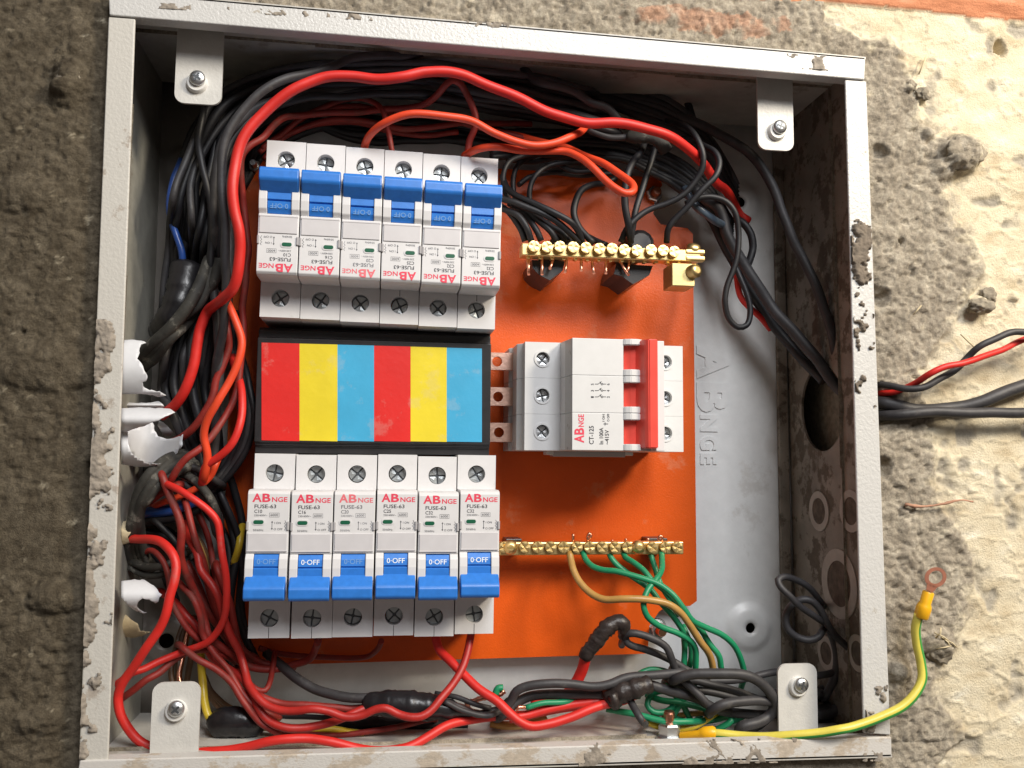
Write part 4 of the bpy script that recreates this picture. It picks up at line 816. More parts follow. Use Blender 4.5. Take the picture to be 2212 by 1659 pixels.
wire('bright red wire from the fifth lower breaker sweeping right to the tape', 'wire_red', 2.05, [(940,1372,46),(950,1403,44),(975,1430,38),(1007,1460,33),(1037,1489,29),(1075,1516,26),(1100,1539,24),(1125,1560,23),(1148,1571,23),(1189,1567,23),(1229,1551,24),(1268,1532,25),(1307,1520,27),(1340,1512,30),(1360,1506,34),(1378,1500,38)], G_BB, n=14)
wire('red wire half hidden behind the brighter one, running to the tape', 'wire_red', 2.0, [(1100,1553,34),(1140,1543,34),(1180,1531,34),(1225,1524,34),(1288,1516,34),(1330,1510,36)], G_BB, n=14)
wire('thick red stub rising to the taped black end at the plate bottom', 'wire_red', 2.6, [(1150,1518,52),(1195,1510,48),(1226,1495,44),(1245,1475,40),(1255,1455,38),(1261,1435,36),(1266,1412,34)], G_BB, n=16)
wire('red sliver of cable behind the big black cable at right', 'wire_red', 1.6, [(1588,560,66),(1592,600,66),(1602,640,66),(1629,672,66),(1665,712,68)], 'thick red cables')

# the big black bundle on the left
outer = [(1270,195),(1150,168),(1050,150),(900,128),(750,132),(620,150),(520,182),(456,228),(419,282),(386,349),(372,422),(368,514),(362,602),(350,665)]
inner = [(1330,300),(1200,262),(1050,232),(900,205),(760,205),(660,215),(575,250),(522,310),(497,395),(490,470),(489,560),(484,640),(470,735)]
oi = np.array(outer, float); ii = np.array([inner[min(i, len(inner)-1)] for i in range(len(outer))], float); ii[-1] = (455, 800)
for k in range(26):
    t = (k+.5)/26; ph = rng.uniform(0, 6); Yk = rng.uniform(46, 76) if k % 3 else rng.uniform(36, 50); pts = []
    for i in range(len(outer)):
        tt = t+.06*math.sin(ph+i*1.1); p = oi[i]*(1-tt)+ii[i]*tt; pts.append((p[0], p[1], min(80, max(26, Yk+5*math.sin(ph*2+i*.8))) if i < len(outer)-3 else 62+6*math.sin(ph)+4*(i-len(outer)+3)))
    wire('black wire packed in the thick bundle curving up the left side and over the breakers', 'wire_black' if k % 9 else 'wire_char', rng.uniform(1.5, 2.2), pts, G_LB)
wire('black wire hugging the outer edge of the thick red cable', 'wire_char', 2.0, [(440,930,60),(462,850,52),(475,760,40),(483,690,32),(487,600,26),(487,500,20),(480,435,17),(477,372,16),(481,327,15),(498,284,15),(529,239,15),(566,202,15),(616,172,16),(667,156,18),(715,143,20),(759,124,24),(810,121,28),(872,119,32),(948,106,36),(1010,99,40),(1060,102,42),(1103,113,42),(1122,137,40),(1140,157,36),(1163,173,32),(1199,184,28),(1244,200,27),(1277,222,27),(1310,234,28),(1339,262,32)], G_LB)
wire('glossy black wire bent inward in the left bundle beside the tab', 'wire_black', 1.6, [(440,240,40),(432,300,36),(436,360,34),(447,400,34),(455,440,36),(458,520,38),(450,600,42)], G_LB)
wire('blue wire on the outer edge of the left bundle', 'wire_blue', 1.6, [(392,345,56),(376,395,52),(366,440,50),(368,472,50),(378,502,48),(388,540,48),(392,575,50),(390,605,54)], 'blue wires')
wire('dark black wire running straight down between the red wires at left', 'wire_char', 2.1, [(455,560,44),(466,640,40),(470,720,40),(474,800,44),(470,880,48),(462,960,52),(452,1030,56)], G_LB)
for k in range(9):
    t = k/8; ph = rng.uniform(0, 6)
    wire('black wire dropping from the left bundle toward the torn pipes', 'wire_black' if k % 3 else 'wire_char', rng.uniform(1.6, 2.3),
         [(395+60*t, 600, 56+rng.uniform(-8, 8)), (385+75*t+5*math.sin(ph), 690, 54+rng.uniform(-8, 8)), (358+105*t, 770+rng.uniform(-10,10), 56+rng.uniform(-8, 8)), (352+110*t+6*math.sin(ph+1), 840, 58+rng.uniform(-6,6)), (375+95*t, 905+rng.uniform(-15,15), 60+rng.uniform(-6,6)), (405+70*t, 975, 62), (430+40*t, 1040, 66)], G_LB)
for k in range(6):
    t = k/5
    wire('black wire sagging behind the red wires beside the striped cover', 'wire_black' if k % 2 else 'wire_char', rng.uniform(1.5, 2.1),
         [(495+20*t, 690, 66), (505+18*t, 760, 64), (516+24*t, 830, 62-8*t), (520+26*t, 900, 60-8*t), (505+28*t, 965, 60-6*t), (480+26*t, 1010, 60-4*t), (448+20*t, 1045+8*t, 58), (420+10*t, 1075+10*t, 60)], G_LB)
for lab, p in (('dark wire dropping close beside the first lower breaker', [(470,990,62),(500,1040,66),(520,1110,70),(526,1200,70),(520,1290,68),(524,1360,66),(545,1410,66)]),
        ('dark wire crossing down behind the bright red arc', [(440,1030,58),(468,1070,62),(492,1120,66),(508,1190,66),(504,1260,66),(500,1330,68),(512,1385,70)]),
        ('dark wire wandering down the gap left of the lower breakers', [(430,1060,64),(450,1110,70),(480,1150,72),(494,1215,70),(488,1290,70),(478,1350,72)])):
    wire(lab, 'wire_black', 1.8, p, G_LB)
mb = MB(); tube(mb, smooth_path(w3([(404,575,52),(396,610,48),(384,650,46),(366,684,46),(350,706,50),(338,722,58)]), 1.2), turns(lambda t: 7.3-2.6*t+.3*math.sin(t*31), 6, .35), 18, rough=.05, flat=.7); tag(mb.obj('tape_wrap', 'tape'), 'black tape wound round the left bundle above the dusty cables', 'tape')
for k, dx in enumerate((0, 19, 33)):
    wire(f'{["outermost","middle","innermost"][k]} dusty grey black cable slanting into the upper torn pipe', 'wire_dusty', (2.7, 2.1, 2.5)[k], [(452+dx*.6, 560, 44),(440+dx*.7, 600, 38),(414+dx*.8+(0,6,-4)[k], 650, 34+4*k),(380+dx*.8-(0,5,-3)[k], 690, 34+5*k),(345+dx*.8, 728, 38),(312+dx*.7, 760+dx*.25, 46),(292+dx*.5, 775+dx*.6, 56)], 'dusty cables into the torn pipe')
for k, (dx, dy) in enumerate(((0,0),(9,10),(18,19),(-9,-4))):
    wire(f'{["upper","second","lowest","outermost"][k]} dusty cable bent around below the lower torn pipe', 'wire_dusty', 2.3, [(405+dx, 984+dy, 54),(373+dx, 993+dy, 44),(347+dx*.8, 1011+dy, 38),(326+dx*.7, 1032+dy, 36),(309+dx*.6, 1060+dy, 37),(297+dx*.5, 1095, 40),(290+dx*.5, 1140, 46),(290+dx, 1190, 54),(305+dx*1.5, 1230, 60)], 'dusty cables below the lower torn pipe')
wire('dusty black wire crossing down right beneath the tangle', 'wire_dusty', 1.9, [(395,1022,54),(412,1030,48),(433,1050,44),(451,1076,44),(463,1105,46),(474,1135,52)], G_LB)
wire('shiny dark blue cable across the dark gap, upper', 'wire_blue', 2.6, [(290,1112,64),(327,1106,58),(365,1102,55),(392,1094,54),(420,1084,54),(445,1078,58)], 'blue wires')
wire('shiny dark blue cable across the dark gap, lower', 'wire_black', 2.6, [(290,1130,66),(327,1124,60),(365,1119,58),(400,1108,58),(430,1096,60)], 'blue wires')
wire('dim brown yellow wire low in the tangle', 'wire_brown', 1.6, [(395,1130,66),(422,1160,62),(438,1190,62),(445,1220,64),(450,1260,66)], G_LR)
wire('short yellow wire showing in the lower tangle', 'wire_tan', 1.5, [(410,1152,66),(426,1172,60),(438,1195,58),(444,1214,60),(448,1240,66)], G_LR)
wire('yellow wire showing beside the lower breakers', 'wire_yellow', 1.7, [(525,1130,72),(521,1150,66),(515,1183,62),(505,1218,66)], 'yellow wires')


tang = [('thin red wire looping nearest the torn pipes in the lower tangle', 'wire_dark_red', 1.3, [(300,1200,58),(330,1190,52),(355,1215,48),(368,1255,46),(372,1300,46),(395,1345,46),(430,1380,48),(470,1405,52)]),
 ('dull red wire running down beside the bright arc', 'wire_dark_red', 1.5, [(400,1080,50),(412,1120,46),(425,1165,44),(440,1215,46),(450,1265,48),(462,1310,50),(480,1350,52),(500,1390,56),(540,1430,60)]),
 ('red wire weaving left below the dark gap', 'wire_dark_red', 1.4, [(372,1240,52),(392,1262,46),(415,1290,42),(432,1330,42),(438,1372,44),(462,1412,44),(498,1450,44),(520,1490,42),(545,1520,40),(590,1545,40)]),
 ('dim red wire low behind the tangle, nearest the plate', 'wire_dark_red', 1.4, [(420,1100,68),(445,1150,66),(462,1210,66),(470,1270,66),(478,1330,66),(500,1380,66),(540,1410,68)]),
 ('dull red wire crossing over the yellow wire', 'wire_dark_red', 1.5, [(395,1400,42),(430,1425,42),(470,1450,42),(505,1480,40),(530,1520,38),(560,1560,38),(600,1580,38)]),
 ('brown red wire fanning past the first lower breaker foot', 'wire_dark_red', 1.6, [(470,1230,50),(492,1290,52),(505,1350,54),(520,1400,56),(560,1430,60),(620,1440,64)]),
 ('slim dark wire threading the tangle diagonally', 'wire_black', 1.4, [(330,1120,58),(370,1160,56),(410,1215,58),(440,1280,58),(462,1350,60),(500,1420,62)]),
 ('slim dark wire rising along the tangle right side', 'wire_black', 1.5, [(470,1060,60),(490,1100,60),(515,1160,64),(528,1230,66),(522,1300,66),(530,1370,68)]),
 ('dark wire behind the red arc near the torn pipes', 'wire_black', 1.8, [(285,1150,68),(330,1150,66),(370,1165,66),(410,1190,66),(440,1240,68),(455,1300,70)]),
 ('dark wire in the gap above the lowest torn pipe', 'wire_black', 2.0, [(280,1180,66),(320,1185,64),(350,1215,64),(362,1250,66),(380,1300,70)]),
 ('dusty wire drooping over the lowest torn pipe', 'wire_dusty', 1.7, [(285,1210,56),(310,1225,50),(345,1225,48),(380,1210,50),(405,1190,56)]),
 ('second dusty wire drooping over the lowest torn pipe', 'wire_dusty', 1.5, [(282,1225,58),(312,1240,52),(350,1238,50),(385,1222,52),(410,1205,58)]),
 ('thin red wire running along the floor beside the thick bright one', 'wire_dark_red', 1.3, [(520,1500,48),(545,1540,46),(590,1568,44),(650,1583,42),(720,1586,42),(800,1582,42),(870,1570,42),(930,1556,42)]),
 ('dull red wire lying between the bright floor wires', 'wire_dark_red', 1.6, [(560,1500,46),(610,1518,44),(670,1524,42),(720,1530,42),(760,1535,42),(800,1530,42)]),
 ('dim brown wire rising toward the breakers', 'wire_brown', 1.5, [(455,1300,66),(440,1340,66),(425,1390,66),(410,1440,66),(400,1480,66)]),
 ('orange red wire half buried in the middle tangle', 'wire_orange', 1.5, [(470,1000,44),(455,1030,44),(430,1050,44),(405,1062,46),(375,1075,48),(340,1090,54)]),
 ('dark wire arching over the blue cables', 'wire_char', 1.7, [(380,1040,50),(410,1052,48),(440,1075,48),(458,1110,50),(470,1150,56)]),
 ('dark wire curling under the round torn pipe', 'wire_char', 1.8, [(330,1012,56),(360,1012,52),(400,1006,50),(440,1020,50),(470,1045,54)])]
for lab, m_, r_, p in tang: wire(lab, m_, r_, p, G_LR if 'red' in m_ or 'orange' in m_ else G_LB)
for k in range(8):
    t = k/7; a = rng.uniform(-8, 8)
    wire('dark wire deep behind the tangle at lower left', 'wire_black' if k % 2 else 'wire_brown', rng.uniform(1.5, 2.2), [(300+40*t, 1120+20*t, 74), (350+50*t, 1150+30*t+a, 74), (400+50*t, 1220+20*t, 75), (430+45*t+a, 1300, 75), (440+60*t, 1380, 75), (480+60*t, 1440, 77)], G_LB)
# black wires around the neutral bar
wire('black wire from the crest bending into the upper right tangle', 'wire_black', 1.5, [(1440,262,46),(1462,266,40),(1485,277,32),(1504,298,27),(1516,332,25),(1515,363,26),(1503,388,28),(1482,413,30),(1444,436,32),(1406,453,34),(1376,473,35),(1353,496,36),(1341,523,39)], G_NB)
wire('glossy black wire making the wide outer loop right of the neutral bar', 'wire_black', 1.5, [(1470,300,48),(1500,304,42),(1526,318,34),(1546,332,29),(1553,352,27),(1543,383,26),(1520,408,27),(1487,443,30),(1462,468,32),(1446,493,34),(1440,523,39)], G_NB)
wire('straight black wire dropping behind the hairpin to the neutral bar', 'wire_black', 1.75, [(1392,308,40),(1378,335,34),(1364,360,30),(1355,385,28),(1353,435,28),(1358,486,31),(1362,523,39)], G_NB)
wire('black wire slanting from the dusty taped end to the neutral bar', 'wire_black', 1.6, [(1415,320,44),(1405,348,42),(1391,398,40),(1377,448,38),(1370,480,38),(1363,515,40)], G_NB)
wire('black wire curving alone across the orange plate to the neutral bar', 'wire_black', 1.7, [(1330,385,60),(1306,396,58),(1276,402,54),(1253,411,50),(1241,435,47),(1238,468,45),(1250,493,43),(1268,511,42),(1282,526,41)], G_NB)
for k, p in enumerate(([(1060,415,44),(1080,427,40),(1118,438,36),(1160,455,34),(1206,483,34),(1236,506,36),(1254,526,39)], [(1085,380,50),(1095,404,44),(1118,421,38),(1160,441,34),(1196,458,32),(1231,480,32),(1250,501,35),(1258,524,39)],
        [(1060,445,46),(1084,450,42),(1118,467,38),(1139,493,37),(1148,522,39)], [(1065,440,52),(1090,450,46),(1113,471,42),(1127,496,40),(1134,521,41)],
        [(1100,440,50),(1125,455,44),(1145,475,41),(1160,498,39),(1169,520,40)], [(1110,445,46),(1138,455,42),(1168,478,38),(1191,501,37),(1202,522,39)], [(1140,455,52),(1168,474,47),(1196,494,43),(1216,505,41),(1228,524,41)],
        [(1180,480,50),(1205,500,46),(1226,520,42)], [(1268,510,56),(1290,522,50),(1310,530,46)])):
    wire(['topmost black wire fanning from the breaker side into the neutral bar','black wire with a bright streak just above the fan into the neutral bar','leftmost wire of the fan, first clamp of the neutral bar','black wire close behind the first clamp of the neutral bar','black wire into the second clamp of the neutral bar','black wire into the third clamp of the neutral bar','black wire behind the third clamp of the neutral bar','short black wire behind the fourth clamp','short black wire behind the sixth clamp'][k], 'wire_black', 1.55, p, G_NB)
for k, p in enumerate(([(1180,328,56),(1130,334,52),(1100,352,48),(1088,388,46),(1094,425,46),(1118,452,46)], [(1290,352,60),(1235,348,56),(1180,362,54),(1152,385,52),(1143,412,50),(1146,450,50)], [(1200,352,58),(1240,371,56),(1275,370,56),(1310,356,60)],
        [(1160,335,64),(1120,350,60),(1108,380,58),(1110,420,56),(1130,450,52)], [(1330,375,64),(1260,380,62),(1190,372,62),(1150,378,62),(1120,400,60)], [(1095,345,60),(1140,350,64),(1200,340,66),(1300,345,66)])):
    wire('thin black wire coiled in shadow above the left end of the neutral bar', 'wire_black', 1.35, p, G_NB)
for k in range(7):
    t = k/6
    wire('black wire in the dark band behind the hairpin loop', 'wire_black', rng.uniform(1.6, 2.3), [(1060, 290+50*t, 66-8*t), (1150, 285+48*t+6*math.sin(k), 62), (1250, 290+45*t, 60), (1340, 300+48*t+5*math.sin(2*k), 58), (1420, 325+55*t, 60), (1490, 365+60*t, 62), (1545, 425+50*t, 64), (1580, 480+30*t, 66)], 'black wires behind the hairpin loop')
for k in range(6):
    t = k/5
    wire('black wire running under the top of the box to the right', 'wire_black' if k % 2 else 'wire_char', rng.uniform(1.6, 2.2), [(1200, 175+20*t, 60), (1290, 186+34*t, 62), (1370, 196+50*t, 58), (1430, 214+55*t, 56), (1480, 245+50*t, 56), (1525, 290+40*t, 58), (1560, 340+45*t, 62), (1590, 400+45*t, 66)], 'black wires under the top of the box')
wire('black wire humped highest against the dark back panel', 'wire_black', 1.9, [(1180,170,70),(1280,172,70),(1370,178,68),(1430,186,66),(1470,202,64),(1487,228,64),(1500,262,64),(1530,300,66)], 'black wires under the top of the box')
mb = MB(); tube(mb, smooth_path(w3([(1268,278,34),(1290,288,34),(1320,297,34),(1360,296,33)])), 1.6); tag(mb.obj('wire', 'wire_char'), 'grey black wire entering the dusty taped end', 'wire', G_NB)
mb = MB(); tube(mb, smooth_path(w3([(1356,294,33),(1376,297,31),(1400,298,29),(1420,304,28),(1432,314,28),(1440,326,29)]), .8), lambda t: 2.6+1.0*math.sin(t*9)*.35+.5*t, 14, rough=.07); tag(mb.obj('taped_end', 'wire_dusty'), 'dusty lumpy taped cable end under the red cable', 'tape')

# cables leaving through the knockout
wire('outer black cable sweeping down the right side to the round opening', 'wire_char', 2.4, [(1380,232,62),(1440,243,58),(1503,264,52),(1541,284,48),(1578,304,46),(1616,331,44),(1645,362,43),(1666,400,43),(1683,440,43),(1700,480,43),(1715,520,43),(1735,555,42),(1755,602,40),(1777,660,38),(1797,725,36),(1815,790,38),(1840,860,32),(1868,888,24),(1890,895,15),(1908,897,9),(1935,896,4),(1966,893,1),(2066,891,-2),(2212,893,-3),(2290,895,-3)], 'black cables out of the box', 'cable', 'cable', n=16)
wire('fat glossy black cable crossing the back panel to the round opening', 'wire_char', 2.9, [(1500,408,60),(1526,432,58),(1550,448,57),(1564,474,57),(1570,508,57),(1584,540,57),(1609,577,57),(1634,614,56),(1664,652,55),(1695,692,53),(1727,732,50),(1757,771,46),(1783,808,42),(1815,840,38),(1850,862,30),(1885,868,16),(1905,871,9),(1935,877,6),(1966,883,5),(2066,880,3),(2117,870,1),(2167,851,0),(2212,833,0),(2290,802,0)], 'black cables out of the box', 'cable', 'cable', n=16)
wire('second fat black cable lying beside the glossy one on the back panel', 'wire_black', 2.6, [(1490,430,68),(1530,465,67),(1556,510,66),(1590,575,66),(1625,640,66),(1660,690,66),(1700,735,64),(1740,780,58),(1780,825,50)], 'black cables out of the box', 'cable', 'cable', n=16)
wire('thin black wire hanging in a long teardrop loop on the back panel', 'wire_black', 1.5, [(1480,440,44),(1514,430,42),(1545,428,42),(1569,437,42),(1588,462,42),(1595,500,43),(1590,545,44),(1582,585,45),(1570,622,46),(1566,655,47),(1575,687,48),(1597,705,48),(1614,700,48),(1620,675,49),(1612,630,50),(1597,595,52),(1582,565,55)], G_NB)
wire('black cable looping out beside the fat cable', 'wire_black', 2.0, [(1585,470,62),(1607,483,60),(1620,503,60),(1624,532,60),(1620,558,60),(1612,580,61)], 'black cables out of the box', 'cable', 'cable')
wire('short slate blue cable among the black ones at upper right', 'wire_slate', 2.0, [(1478,405,52),(1490,425,50),(1506,448,48),(1530,466,50),(1556,482,54),(1568,490,60)], 'blue wires')
wire('slim black wire of the twisted pair outside the box', 'wire_char', 1.55, [(1850,840,26),(1880,832,14),(1900,832,8),(1923,834,3),(1959,838,-2),(2000,833,-5),(2033,816,-6),(2066,796,-4),(2093,773,-5),(2117,753,-9),(2147,736,-10),(2180,720,-10),(2212,718,-10),(2290,735,-8)], 'twisted pair outside the box')
wire('red wire of the twisted pair outside the box', 'wire_red', 1.45, [(1850,855,28),(1880,851,17),(1900,851,11),(1923,851,7),(1949,841,3),(1976,826,-2),(2006,806,-9),(2040,790,-11),(2080,782,-11),(2120,773,-10),(2167,757,-7),(2194,743,-5),(2212,735,-5),(2290,705,-6)], 'twisted pair outside the box')

# bottom run
wire('black wire sagging from below the breakers into the shiny taped bundle', 'wire_char', 2.2, [(575,1410,66),(598,1432,60),(620,1450,55),(648,1470,50),(686,1493,46),(736,1504,42),(812,1508,38),(862,1510,36)], G_BB, n=14)
wire('thin black wire along the floor below the red wires', 'wire_black', 1.2, [(560,1520,60),(600,1542,58),(650,1552,54),(710,1552,50),(760,1540,46)], G_BB)
mb = MB(); tube(mb, smooth_path(w3([(790,1522,40),(815,1520,38),(862,1522,36),(925,1527,35),(987,1535,35),(1037,1541,36),(1075,1533,36),(1105,1512,34)]), 1.2), turns(lambda t: 1.6+4.6*math.sin(min(1, t*1.15+.18)*math.pi)**.8+.25*math.sin(t*47), 12, .3), 18, rough=.045); tag(mb.obj('taped_bundle', 'tape'), 'shiny black taped bundle along the box floor', 'tape')
for k, p in enumerate(([(940,1498,40),(987,1506,36),(1025,1520,34),(1060,1530,34)], [(950,1508,34),(985,1525,31),(1030,1545,31),(1065,1540,33)], [(960,1515,30),(1000,1535,29),(1050,1548,30),(1090,1530,32)])):
    wire(['uppermost thin black wire leaving the shiny taped bundle','middle thin black wire leaving the shiny taped bundle','lowest thin black wire leaving the shiny taped bundle'][k], 'wire_char', 1.2, p, G_BB)
wire('upper charcoal cable leading right from the taped bundle over the tape wrap', 'wire_char', 2.05, [(1085,1535,34),(1104,1514,32),(1118,1495,30),(1145,1483,29),(1190,1475,28),(1235,1477,28),(1280,1480,28),(1318,1475,27),(1347,1467,27),(1396,1462,28),(1445,1458,29),(1470,1455,30)], G_BL, n=14)
wire('lower charcoal cable leading right from the taped bundle into the tape wrap', 'wire_char', 2.2, [(1080,1545,36),(1110,1520,35),(1140,1507,35),(1189,1501,35),(1248,1502,34),(1307,1498,33),(1345,1490,33)], G_BL, n=14)
mb = MB(); tube(mb, smooth_path(w3([(1318,1513,30),(1332,1500,28),(1352,1492,27),(1380,1485,26),(1402,1478,27)]), .8), turns(lambda t: 4.9-1.0*t+.3*math.sin(t*21), 6, .35), 14, rough=.09); tag(mb.obj('tape_wrap', 'tape_matt'), 'dull black tape wrapped round the cables over the red wires', 'tape')
mb = MB(); tube(mb, smooth_path(w3([(1322,1500,24),(1328,1515,23),(1330,1528,24)]), .8), lambda t: 2.4-.5*t, 10, rough=.08); tag(mb.obj('tape_tail', 'tape_matt'), 'loose tail of tape hanging below the tape wrap', 'tape')
mb = MB(); tube(mb, smooth_path(w3([(1262,1422,34),(1270,1408,33),(1286,1388,32),(1302,1367,31),(1318,1352,31),(1335,1344,31),(1347,1350,31),(1346,1366,32),(1343,1378,34)]), .8), turns(lambda t: 2.8+.9*math.sin(t*math.pi)+.2*math.sin(t*26)-(1.4*max(0, t-.75)/.25), 9, .28), 14, rough=.09); tag(mb.obj('taped_end', 'tape_matt'), 'crumpled black taped cable end over the bottom of the orange plate', 'tape')
wire('charcoal wire hooping right from the crumpled taped end', 'wire_char', 1.75, [(1347,1380,34),(1350,1370,32),(1362,1366,30),(1384,1368,29),(1416,1380,28),(1441,1398,28),(1453,1421,28),(1463,1447,30),(1472,1462,32)], G_BL)
wire('charcoal wire doubled back under the hoop from the crumpled taped end', 'wire_char', 1.75, [(1347,1378,34),(1352,1390,33),(1366,1398,33),(1390,1403,34),(1425,1413,34),(1460,1430,34),(1490,1450,34),(1520,1462,36)], G_BL)
wire('fat charcoal cable bent round into a blunt loop beside the lower right tab', 'wire_char', 2.35, [(1462,1468,26),(1490,1459,23),(1537,1453,21),(1580,1454,20),(1618,1462,20),(1648,1478,21),(1668,1503,22),(1674,1528,24),(1662,1548,25),(1640,1558,24),(1615,1563,24),(1598,1570,25),(1594,1577,27),(1604,1580,30),(1632,1568,34),(1660,1548,36),(1690,1525,38),(1760,1500,42)], G_BL, n=16)
for lab, r, p in (('charcoal cable running from the tape wrap down right under the others', 2.2, [(1400,1478,32),(1425,1487,31),(1460,1498,31),(1500,1512,31),(1540,1530,31),(1585,1538,32),(1640,1543,34),(1700,1538,40)]),
        ('charcoal cable second from top in the coil', 1.9, [(1450,1462,36),(1480,1468,34),(1510,1470,33),(1550,1481,32),(1591,1495,31),(1634,1509,31),(1672,1515,33)]),
        ('charcoal cable crossing the coil steeply', 1.9, [(1462,1455,32),(1480,1472,28),(1498,1488,27),(1516,1505,26),(1530,1522,26),(1546,1534,28),(1570,1536,30)]),
        ('charcoal cable lying across the middle of the coil', 2.2, [(1540,1534,24),(1556,1523,22),(1580,1516,22),(1615,1514,23),(1660,1517,25),(1700,1518,34)]),
        ('dim cable showing between the coil strands', 1.8, [(1450,1478,42),(1495,1487,42),(1537,1494,42),(1580,1502,42),(1623,1511,42),(1670,1520,44)]),
        ('slim charcoal cable dipping behind the lower right tab', 1.7, [(1500,1470,40),(1537,1471,39),(1580,1472,38),(1623,1464,38),(1655,1456,38),(1700,1450,40),(1764,1458,42),(1800,1452,44),(1838,1430,46)]),
        ('dim charcoal cable leaving the coil toward the right wall', 2.2, [(1690,1535,50),(1750,1535,52),(1800,1520,52),(1840,1490,52),(1870,1470,54)]),
        ('second dim charcoal cable leaving the coil toward the right wall', 2.2, [(1680,1500,54),(1740,1498,56),(1790,1480,58),(1812,1440,60),(1815,1400,62)]),
        ('third dim charcoal cable leaving the coil toward the right wall', 2.0, [(1680,1520,60),(1740,1515,60),(1800,1500,60),(1850,1490,60)])):
    wire(lab, 'wire_char', r, p, G_BL, n=14)
wire('short cut charcoal stub with a copper tip below the tape wrap', 'wire_char', 1.7, [(1362,1512,30),(1375,1530,24),(1388,1552,20)], G_BL)
mb = MB(); tube(mb, w3([(1386,1549,20.5),(1392,1559,19.5)]), .8, 8); tag(mb.obj('copper_tip', 'copper'), 'bare copper tip of the cut stub below the tape wrap', 'wire end')
wire('charcoal wire with a knot like loop in front of the knockouts, lower curl', 'wire_char', 1.75, [(1880,1445,34),(1862,1428,34),(1833,1399,34),(1803,1374,33),(1787,1350,32),(1775,1322,31),(1757,1301,31),(1732,1296,32),(1709,1306,34),(1697,1331,36),(1703,1359,36),(1725,1379,36),(1750,1384,35),(1770,1376,34),(1780,1362,36)], G_BL, n=14)
wire('charcoal wire with a knot like loop in front of the knockouts, upper curl', 'wire_char', 1.6, [(1772,1300,38),(1760,1282,36),(1745,1266,34),(1718,1251,32),(1694,1244,31),(1682,1252,30),(1688,1268,29),(1702,1284,28),(1727,1311,28),(1757,1330,30),(1778,1345,34)], G_BL, n=14)

# earth wires
for lab, p in (('green wire taking the widest sweep right, past the white back panel', [(1259,1192,56),(1264,1206,54),(1278,1222,50),(1303,1233,46),(1336,1237,42),(1387,1248,38),(1424,1261,36),(1457,1284,34),(1477,1311,34),(1497,1341,36),(1525,1357,38),(1557,1372,40),(1585,1399,42),(1600,1427,44),(1606,1460,48),(1600,1490,54)]),
        ('green wire from the middle of the earth bar dropping straight by the stud', [(1315,1192,58),(1320,1206,56),(1334,1224,54),(1357,1240,52),(1390,1260,50),(1409,1275,48),(1425,1298,46),(1446,1322,46),(1464,1346,46),(1475,1366,46),(1479,1399,46),(1478,1432,46),(1478,1455,48)]),
        ('green wire joining the widest one then curling down left of it', [(1345,1190,58),(1352,1204,54),(1370,1216,50),(1390,1232,46),(1408,1256,42),(1437,1281,40),(1468,1310,40),(1495,1342,42),(1517,1364,44),(1534,1390,44),(1553,1416,44),(1558,1445,46)]),
        ('short green wire rising behind the crossing at the earth bar', [(1403,1192,58),(1408,1206,57),(1418,1231,55),(1430,1261,52),(1448,1292,50),(1466,1330,50)]),
        ('green wire bending left at the crossing and round in front of the stud', [(1429,1192,56),(1430,1206,52),(1428,1229,46),(1417,1254,40),(1400,1279,36),(1392,1306,34),(1399,1331,34),(1424,1351,35),(1462,1364,37),(1487,1382,39),(1500,1404,41),(1503,1440,44),(1500,1455,46)]),
        ('green wire inside the bend below the stud', [(1474,1350,52),(1482,1370,50),(1492,1399,50),(1493,1424,50),(1486,1450,50)]),
        ('green wire ring lying below the tape wrap', [(1455,1500,50),(1425,1494,46),(1404,1504,42),(1397,1524,40),(1410,1540,38),(1435,1541,38),(1455,1526,40),(1465,1505,44)]),
        ('green wire along the floor in front of the earth bolt', [(1310,1531,40),(1347,1538,37),(1386,1546,34),(1425,1556,31),(1460,1561,29),(1500,1560,30),(1540,1552,36)]),
        ('green wire with its end looping up beside the fat cable', [(1500,1590,40),(1530,1583,36),(1557,1572,33),(1578,1558,32),(1574,1549,34),(1545,1556,38),(1500,1562,42),(1455,1551,44)]),
        ('green wire arching just above the tape wrap', [(1350,1476,40),(1384,1455,38),(1406,1447,38),(1435,1450,38),(1462,1462,42)]),
        ('dim green wire threading behind the coil', [(1400,1480,52),(1440,1486,54),(1490,1500,54),(1520,1530,52),(1500,1560,50),(1450,1570,48)]),
        ('dim green wire rounding the back of the floor', [(1410,1540,54),(1450,1580,48),(1520,1590,46),(1580,1560,50),(1620,1540,54)])):
    wire(lab, 'wire_green', 1.45, p, G_GR)
wire('short green wire twisted on at its copper end near the red wires', 'wire_green', 1.3, [(1136,1529,32),(1170,1521,32),(1210,1516,33),(1250,1512,36)], G_GR)
mb = MB(); tube(mb, smooth_path(w3([(1114,1534,31),(1122,1528,31),(1137,1528,32)]), .8), .9, 8, rough=.15); tag(mb.obj('copper_strands', 'copper'), 'bare copper strands joined to the short green wire', 'wire end')
for lab, r_, p in (('thick dark cable sweeping from behind the lower right tab up the dirty side wall', 2.6, [(1690,1540,44),(1745,1545,46),(1800,1535,46),(1845,1505,44),(1880,1460,42),(1905,1420,44)]),
        ('dark cable hugging the floor corner right of the lower right tab', 2.4, [(1700,1570,46),(1760,1562,48),(1810,1545,50),(1850,1520,50),(1890,1490,50)]),
        ('dark cable rising steeply in front of the lower knockouts', 2.0, [(1785,1500,46),(1800,1460,44),(1806,1420,44),(1800,1385,46),(1785,1350,50)])):
    wire(lab, 'wire_char', r_, p, G_BL, n=14)
